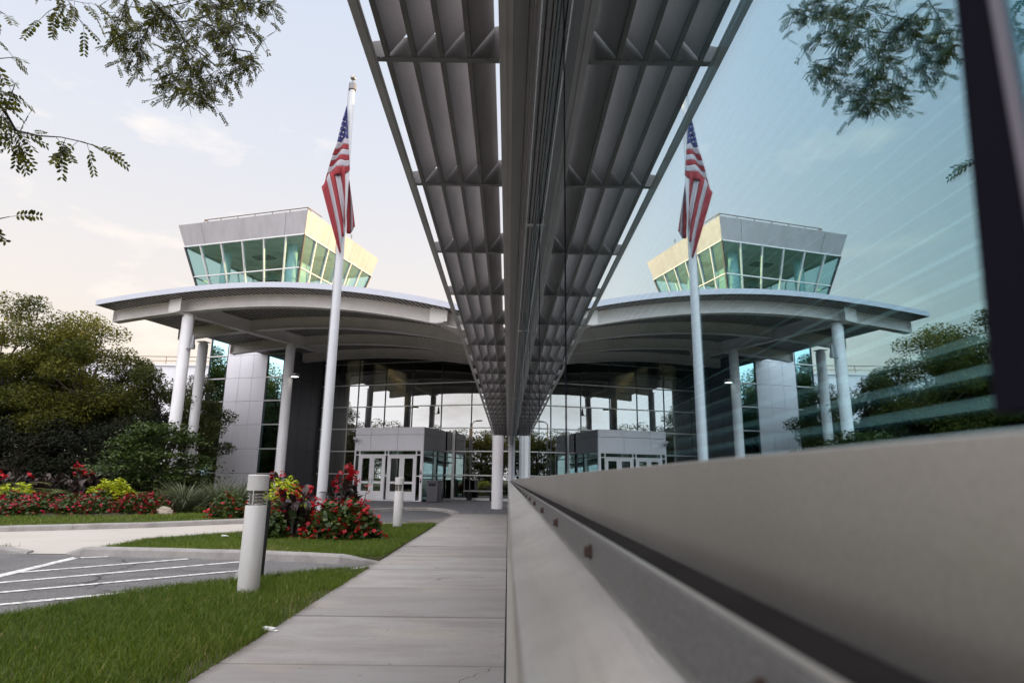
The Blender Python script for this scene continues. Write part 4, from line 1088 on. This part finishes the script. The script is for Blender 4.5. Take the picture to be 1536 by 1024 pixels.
MB().box(SA0, SA0 + .09, SB + .13, 14.2, 0, 10.2).build('shaft_side', M_panel, eb)
CB = 11.5
va = [-1.53, -.95, .65, 2.25, 3.82, 5.45, 7.08, 8.7, 10.3, 11.9]; hz = [.08 + 1.155 * k for k in range(7)]
for i in range(len(va) - 1):
    for j in range(len(hz)):
        z1 = hz[j + 1] if j < 6 else zt((va[i] + va[i + 1]) / 2) + .05
        if va[i] > 2.2 and va[i + 1] < 5.6 and j < 2: continue
        r_ = random.uniform(-.002, .002)
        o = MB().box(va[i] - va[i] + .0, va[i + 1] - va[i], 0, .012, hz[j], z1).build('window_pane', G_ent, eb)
        o.location = (va[i], CB, 0); o.rotation_euler.z = r_
mb = MB()
for a in va: mb.box(a - .022, a + .022, CB - .035, CB - .005, 0, zt(a))
mb.build('mullion', M_muld, eb)
mb = MB()
for z in hz[:4]: mb.box(va[0], va[-1], CB - .075, CB - .036, z - .028, z + .028)
for z in hz[4:]: mb.box(va[0], va[-1], CB - .075, CB - .036, z - .022, z + .022)
mb.box(6.14, 6.28, CB - .10, CB - .077, .0, 3.45); mb.box(6.2, 11.9, CB - .1, CB - .077, .03, .16)
mb.build('transom', M_mull, eb)
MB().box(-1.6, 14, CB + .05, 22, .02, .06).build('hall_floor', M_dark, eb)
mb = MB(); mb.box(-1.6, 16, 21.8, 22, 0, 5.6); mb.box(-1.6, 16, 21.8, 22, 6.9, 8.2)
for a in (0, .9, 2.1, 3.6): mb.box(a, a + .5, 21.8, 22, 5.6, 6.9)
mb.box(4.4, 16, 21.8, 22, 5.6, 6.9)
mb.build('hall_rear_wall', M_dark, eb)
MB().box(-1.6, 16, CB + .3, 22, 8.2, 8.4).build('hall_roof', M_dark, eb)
for a, b in ((.1, 13.2), (-.9, 15.5)):
    MB().lathe([(.2, 0), (.2, 8.2)], (a, b, 0), 16).build('hall_column', M_int, eb, smooth=True)
mb = MB(); mb.box(11.9, 26, CB - .2, 22, 0, 8.9); mb.box(-1.5, 26, 22.05, 34, 0, 8.9); mb.build('rear_block', M_panel, eb)

# vestibule with its two pairs of doors
vb = local_thing('entrance_vestibule', 'small flat-roofed white entrance vestibule with two pairs of glazed doors', 'vestibule')
V0, V1, VBf = 2.26, 5.78, 8.7
for (a, b) in ((V0, 3.07), (3.07, 4.47), (4.47, V1)):
    MB().box(a + .006, b - .006, VBf, VBf + .1, 2.33, 3.03).build('front_panel', M_panel, vb, bevel=.004)
    MB().box(a + .006, b - .006, VBf, VBf + .1, 3.045, 3.38).build('front_panel', M_panel, vb, bevel=.004)
MB().box(V0 + .02, V1 - .02, VBf + .102, VBf + .15, 2.30, 3.37).build('panel_backing', M_gap, vb)
for z0, z1 in ((2.33, 3.03), (3.045, 3.38)):
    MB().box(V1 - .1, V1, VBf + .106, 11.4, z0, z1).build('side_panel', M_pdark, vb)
    MB().box(V0, V0 + .1, VBf + .106, 11.4, z0, z1).build('side_panel', M_panel, vb)
MB().box(V0 + .101, V1 - .101, VBf + .151, 11.4, 3.2, 3.36).build('roof', M_grey, vb)
MB().box(V0 + .101, V1 - .101, VBf + .151, 11.4, 2.5, 2.55).build('ceiling', M_int, vb)
for b in (9.4, 10.4): MB().box(V1 - 1.2, V1 - .3, b, b + .12, 2.47, 2.499).build('ceiling_lamp', M_lampw, vb)
XS = [(V0, V0 + .06), (2.50, 2.56), (3.83, 3.88), (4.00, 4.05), (5.42, 5.47), (5.66, V1)]
mb = MB()
for a, b in XS: mb.box(a, b, VBf + .004, VBf + .1, .03, 2.326)
ss = [(XS[i][1], XS[i + 1][0]) for i in range(5)]
for a, b in ss:
    mb.box(a, b, VBf + .006, VBf + .098, 2.08, 2.13); mb.box(a, b, VBf + .006, VBf + .098, 2.29, 2.325); mb.box(a, b, VBf + .006, VBf + .098, .03, .07)
for i in (0, 2, 4): mb.box(ss[i][0], ss[i][1], VBf + .006, VBf + .098, 1.13, 1.18)
mb.build('door_frame', M_white, vb)
for i, (a, b) in enumerate(ss):
    MB().box(a, b, VBf + .05, VBf + .058, 2.13, 2.29).build('transom_light', G_door, vb)
    if i in (0, 2, 4): MB().box(a, b, VBf + .05, VBf + .058, .07, 2.08).build('side_light', G_door, vb)
for i in (1, 3):
    a, b = ss[i]; m_ = (a + b) / 2
    for d0, d1, hs in ((a + .004, m_ - .004, 1), (m_ + .004, b - .004, -1)):
        mb = MB(); y0, y1 = VBf + .012, VBf + .056
        mb.box(d0, d0 + .12, y0, y1, .08, 2.07); mb.box(d1 - .12, d1, y0, y1, .08, 2.07)
        for z0, z1 in ((.08, .46), (.80, .90), (1.95, 2.07)): mb.box(d0 + .12, d1 - .12, y0, y1, z0, z1)
        dr = mb.build('door', M_white, vb)
        MB().box(d0 + .12, d1 - .12, y0 + .02, y0 + .026, .46, .80).build('glass', G_door, dr)
        MB().box(d0 + .12, d1 - .12, y0 + .02, y0 + .026, .90, 1.95).build('glass', G_door, dr)
        hx = d1 - .07 if hs > 0 else d0 + .07
        MB().tube([(hx, y0 - .002, .78), (hx, y0 - .05, .80), (hx, y0 - .05, 1.0), (hx, y0 - .002, 1.02)], .012, 6).build('handle', M_grey, dr)
for z in (1.36, .98):
    MB().box(5.69, 5.74, VBf - .004, VBf + .003, z, z + .07).build('sticker', M_sticker, vb)
    MB().box(5.69, 5.75, VBf - .02, VBf + .003, z - .12, z - .02).build('door_button', M_blk, vb)
for (b0, b1) in ((VBf + .16, 10.0), (10.06, 11.36)):
    MB().box(V1 - .06, V1 - .05, b0, b1, .09, 2.32).build('side_glass', glass('vestibule_glass', .18, .8, (.6, .8, .8), (.22, .50, .48)), vb)
mb = MB()
for b in (VBf + .11, 10.0, 11.36): mb.box(V1 - .085, V1 - .03, b, b + .05, .03, 2.325)
for z in (.03, 1.13, 2.1): mb.box(V1 - .08, V1 - .035, VBf + .161, 11.36, z, z + .05)
mb.build('side_frame', M_muld, vb)
MB().box(V0 + .02, V0 + .08, VBf + .12, 11.36, .03, 2.325).build('side_wall', M_panel, vb)
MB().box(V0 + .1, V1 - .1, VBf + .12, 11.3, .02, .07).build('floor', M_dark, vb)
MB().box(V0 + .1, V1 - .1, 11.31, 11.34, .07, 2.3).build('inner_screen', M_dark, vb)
root = thing('security_camera', 'small grey security camera on the upper left corner of the vestibule', 'camera', W(2.42, 8.66, 2.75), PHI)
MB().tube([(0, .04, 0), (0, -.12, .02), (0, -.16, .06)], .02, 6).build('bracket', M_grey, root)
MB().lathe([(.05, 0), (.075, .02), (.07, .1), (.03, .14)], (0, -.2, -.08), 12).build('dome', M_grey, root, smooth=True)
MB().bar((-.16, -.1, .14), (.0, -.2, .08), .08, .08).build('body', M_white, root)
root = thing('litter_bin', 'dark square litter bin beside the glass flank of the vestibule', 'bin', W(6.28, 9.0, .03), PHI)
MB().box(-.26, .26, -.26, .26, 0, .86).build('body', M_bin, root, bevel=.012)
MB().box(-.28, .28, -.28, .28, .862, .95).build('lid', M_bin, root, bevel=.015)
MB().box(-.16, .16, -.284, -.262, .70, .80).build('opening', M_blk, root)
root = thing('litter_bin', 'dark litter bin against the charcoal wall beside the middle canopy column', 'bin', W(-.9, 8.2, .0), PHI)
MB().box(-.2, .2, -.2, .2, 0, .82).build('body', M_bin, root, bevel=.012)
MB().box(-.21, .21, -.21, .21, .822, .9).build('lid', M_blk, root, bevel=.012)
root = thing('bench', 'low backless bench in front of the entrance glazing right of the vestibule', 'bench', W(7.85, 11.0, .06), PHI)
MB().box(-.85, .85, -.2, .2, .40, .46).build('seat', M_grey, root, bevel=.008)
for x in (-.6, .55): MB().box(x - .07, x + .07, -.17, .17, 0, .398).build('leg', M_blk, root)

# control cab
cb = local_thing('control_tower_cab', 'glazed control tower cab with outward leaning windows and a sunlit right flank', 'tower')
TOP, GT, GB = 14.42, 13.27, 10.65
def ring(z):
    s_ = (TOP - z) / (TOP - GB) * .97
    return [(-8.87 + s_ * 1.1, 7.61 + s_), (-.70 - s_, 7.61 + s_), (-.70 - s_, 15.2 - s_), (-8.87 + s_ * 1.1, 15.2 - s_)]
def P3_(xy, z): return Vector((xy[0], xy[1], z))
rt, rg, rbm = ring(TOP), ring(GT), ring(GB)
fracs = {0: [0, .135, .315, .495, .675, .855, 1], 1: [0, .15, .32, .49, .66, .83, 1], 2: [0, .2, .4, .6, .8, 1], 3: [0, .2, .4, .6, .8, 1]}
pf = {0: [0, .18, .84, 1], 1: [0, .3, .62, 1], 2: [0, .5, 1], 3: [0, .5, 1]}
tz = 11.62; rtz = ring(tz)
def inset(p, k): c = Vector((-4.785, 11.4)); v = Vector(p[:2]); d = (c - v).normalized() * k; return (v.x + d.x, v.y + d.y)
for sd_ in range(4):
    i, j = sd_, (sd_ + 1) % 4
    fr = pf[sd_]
    for p, q in zip(fr[:-1], fr[1:]):
        e_ = .0015
        def at_(r_, t, z): return Vector((r_[i][0] + (r_[j][0] - r_[i][0]) * t, r_[i][1] + (r_[j][1] - r_[i][1]) * t, z))
        o_ = [at_(rg, p + e_, GT), at_(rg, q - e_, GT), at_(rt, q - e_, TOP), at_(rt, p + e_, TOP)]
        nrm = (o_[1] - o_[0]).cross(o_[3] - o_[0]).normalized()
        mb = MB(); mb.hexa([v - nrm * .06 for v in o_], o_); mb.build('parapet_panel', M_panelcab, cb)
    o_ = [P3_(rg[i], GT + .01), P3_(rg[j], GT + .01), P3_(rt[j], TOP - .01), P3_(rt[i], TOP - .01)]
    mb = MB(); mb.hexa([v - nrm * .1 for v in o_], [v - nrm * .065 for v in o_]); mb.build('parapet_backing', M_gap, cb)
    fs_ = fracs[sd_]
    for p, q in zip(fs_[:-1], fs_[1:]):
        for (ra, za, rb_, zb) in ((rbm, GB, rtz, tz), (rtz, tz, rg, GT)):
            o_ = [at_(ra, p, za), at_(ra, q, za), at_(rb_, q, zb), at_(rb_, p, zb)]
            mb = MB(); mb.hexa([v - nrm * .055 for v in o_], [v - nrm * .045 for v in o_]); mb.build('cab_window', G_cab, cb)
    mb = MB()
    for p in fs_[1:-1]: mb.bar(at_(rbm, p, GB), at_(rg, p, GT), .065, .09, up=nrm)
    mb.bar(at_(rbm, .002, GB), at_(rg, .002, GT), .09, .09, mi=1, up=nrm)
    mb.bar(at_(rtz, 0, tz), at_(rtz, 1, tz), .09, .055, up=(0, 0, 1)); mb.bar(at_(rg, 0, GT - .03), at_(rg, 1, GT - .03), .1, .06)
    mb.build('cab_mullion', [M_mull, M_muld], cb)
mb = MB(); mb.prism([inset(p, .16) for p in rg], GT + .02, GT + .10); mb.build('cab_ceiling', M_ceil, cb)
mb = MB(); mb.prism([inset(p, .12) for p in rt], TOP - .16, TOP - .04); mb.build('cab_roof', M_grey, cb)
mb = MB(); mb.prism(rbm, GB - .40, GB - .005); mb.build('cab_base', M_grey, cb)
for a, b in ((-7.0, 9.4), (-2.7, 9.4), (-7.0, 13.4), (-2.7, 13.4)): MB().lathe([(.26, GB), (.26, GT + .02)], (a, b, 0), 18).build('cab_column', M_cabcol, cb, smooth=True)
MB().box(-3.9, -3.0, 10.4, 11.6, GB, GT - .4).build('cab_core', M_cabcol, cb)
mb = MB()
for z in (11.15, 11.5): mb.tube([(-6.2, 9.6, z), (-3.8, 9.6, z), (-3.8, 10.6, z)], .03, 6)
for a in (-6.2, -5.6, -5.0, -4.4, -3.8): mb.tube([(a, 9.6, GB), (a, 9.6, 11.5)], .03, 6)
mb.build('cab_railing', M_blk, cb)
for a, b, c_ in ((-6.0, 10.2, 1.2), (-4.6, 11.5, .9), (-2.7, 11.2, .9)):
    MB().box(a, a + c_, b, b + .6, GT - .04, GT + .015).build('ceiling_fitting', M_dark, cb)
mb = MB()
pr = [Vector((-7.45, 7.95, TOP)), Vector((-.95, 7.95, TOP)), Vector((-.95, 9.2, TOP))]
hh = Vector((0, 0, .30))
mb.tube([pr[0] + hh + Vector((0, 1, 0)), pr[0] + hh, pr[1] + hh, pr[2] + hh], .028, 6)
for k in range(7): q = pr[0].lerp(pr[1], k / 6); mb.tube([q + Vector((0, 0, -.1)), q + hh], .024, 6)
mb.tube([pr[0] + hh, pr[0] + Vector((.8, .3, -.05))], .02, 5); mb.tube([pr[1] + hh, pr[1] + Vector((0, .9, -.05))], .02, 5)
mb.build('roof_railing', M_frail, cb)
mb = MB(); mb.tube([(-.9, 12.2, TOP - .1), (-.9, 12.2, TOP + .5)], .02, 5); mb.lathe([(.05, .3), (.05, .45)], (-.9, 12.2, TOP), 8); mb.build('antenna', M_grey, cb)
root = thing('warning_beacon', 'pair of red warning lights on the roof just below the sunlit cab windows', 'beacon', W(-1.15, 8.4, 10.42), PHI)
MB().box(-.15, .35, -.06, .06, -.35, .0).build('bracket', M_grey, root)
for x in (-.08, .28):
    MB().lathe([(.08, 0), (.09, .12), (.06, .15)], (x, 0, 0), 12).build('socket', M_grey, root, smooth=True)
    MB().lathe([(.075, .151), (.075, .3), (.04, .36)], (x, 0, 0), 12).build('lamp', M_beacon, root, smooth=True)

# pale wing behind the left trees
wing = thing('pale_wing', 'long pale flat-roofed building behind the left trees with a roof rail', 'building', (-40, 46, 0))
MB().box(0, 31, 0, 6, 0, 8.95).build('wall', M_panel, wing)
MB().box(-.05, 31, -.12, 6, 8.96, 9.1).build('coping', M_white, wing)
mb = MB()
for k in range(7): mb.box(19, 31, -.1, -.01, 5.2 + k * .34, 5.3 + k * .34)
mb.build('louvre_band', M_fascia, wing)
mb = MB(); mb.tube([(0, .3, 9.72), (31, .3, 9.72)], .03, 5); mb.tube([(0, .3, 9.4), (31, .3, 9.4)], .022, 5)
for k in range(14): mb.tube([(k * 2.38, .3, 9.1), (k * 2.38, .3, 9.72)], .03, 5)
mb.build('roof_rail', M_frail, wing)

# what stands behind the camera and is mirrored in the entrance glazing
L_far = leafmat('wood_leaf', (.022, .035, .008), (.12, .125, .022), .35, .7)
L_sun = leafmat('sunny_leaf', (.07, .09, .012), (.30, .28, .04), .4, .7)
for i, (x, y, h, r_) in enumerate([(-30, 1, 6.0, 3.6), (-34, -4, 7.2, 4.0), (-30, -9, 6.6, 3.8), (-40, -2, 7.8, 4.4), (-25, -14, 6.3, 3.8), (-44, 6, 8, 4.6), (-35, 6, 6.4, 3.6), (-19, -19, 6.6, 4), (-38, -11, 8, 4.4), (-32, -17, 8, 4.4), (-26, -22, 8.2, 4.6), (-12, -24, 7, 4.2), (-47, 14, 8, 4.6), (-40, 13, 7, 4)]):
    tree('street_tree', 'green tree standing beyond the car park and mirrored in the entrance glass', 'tree', (x, y, 0), h, (r_, r_, h * .49), 46, 9000, .30, L_far, .18, 'trees beyond the car park', .34, .2, seed=60 + i, trunk_h=.15)
tree('street_tree', 'bushy sunlit tree beside the drive mirrored in the tower glass strips', 'tree', (-27.5, 21.5, 0), 6.9, (2.9, 2.9, 3.3), 50, 16000, .16, L_sun, .16, 'trees beyond the car park', .27, .2, seed=81)
root = thing('street_lamp', 'tall thin street lamp across the car park, mirrored in the entrance glass', 'street lamp', (-25.5, -.5, 0))
MB().lathe([(.11, 0), (.07, 7.2)], n=12).build('pole', M_grey, root, smooth=True)
MB().tube([(0, 0, 7.15), (.3, 0, 7.4), (.8, 0, 7.45)], .05, 6).build('arm', M_grey, root)
MB().box(.6, 1.3, -.16, .16, 7.38, 7.52).build('lamp_head', M_grey, root, bevel=.03)
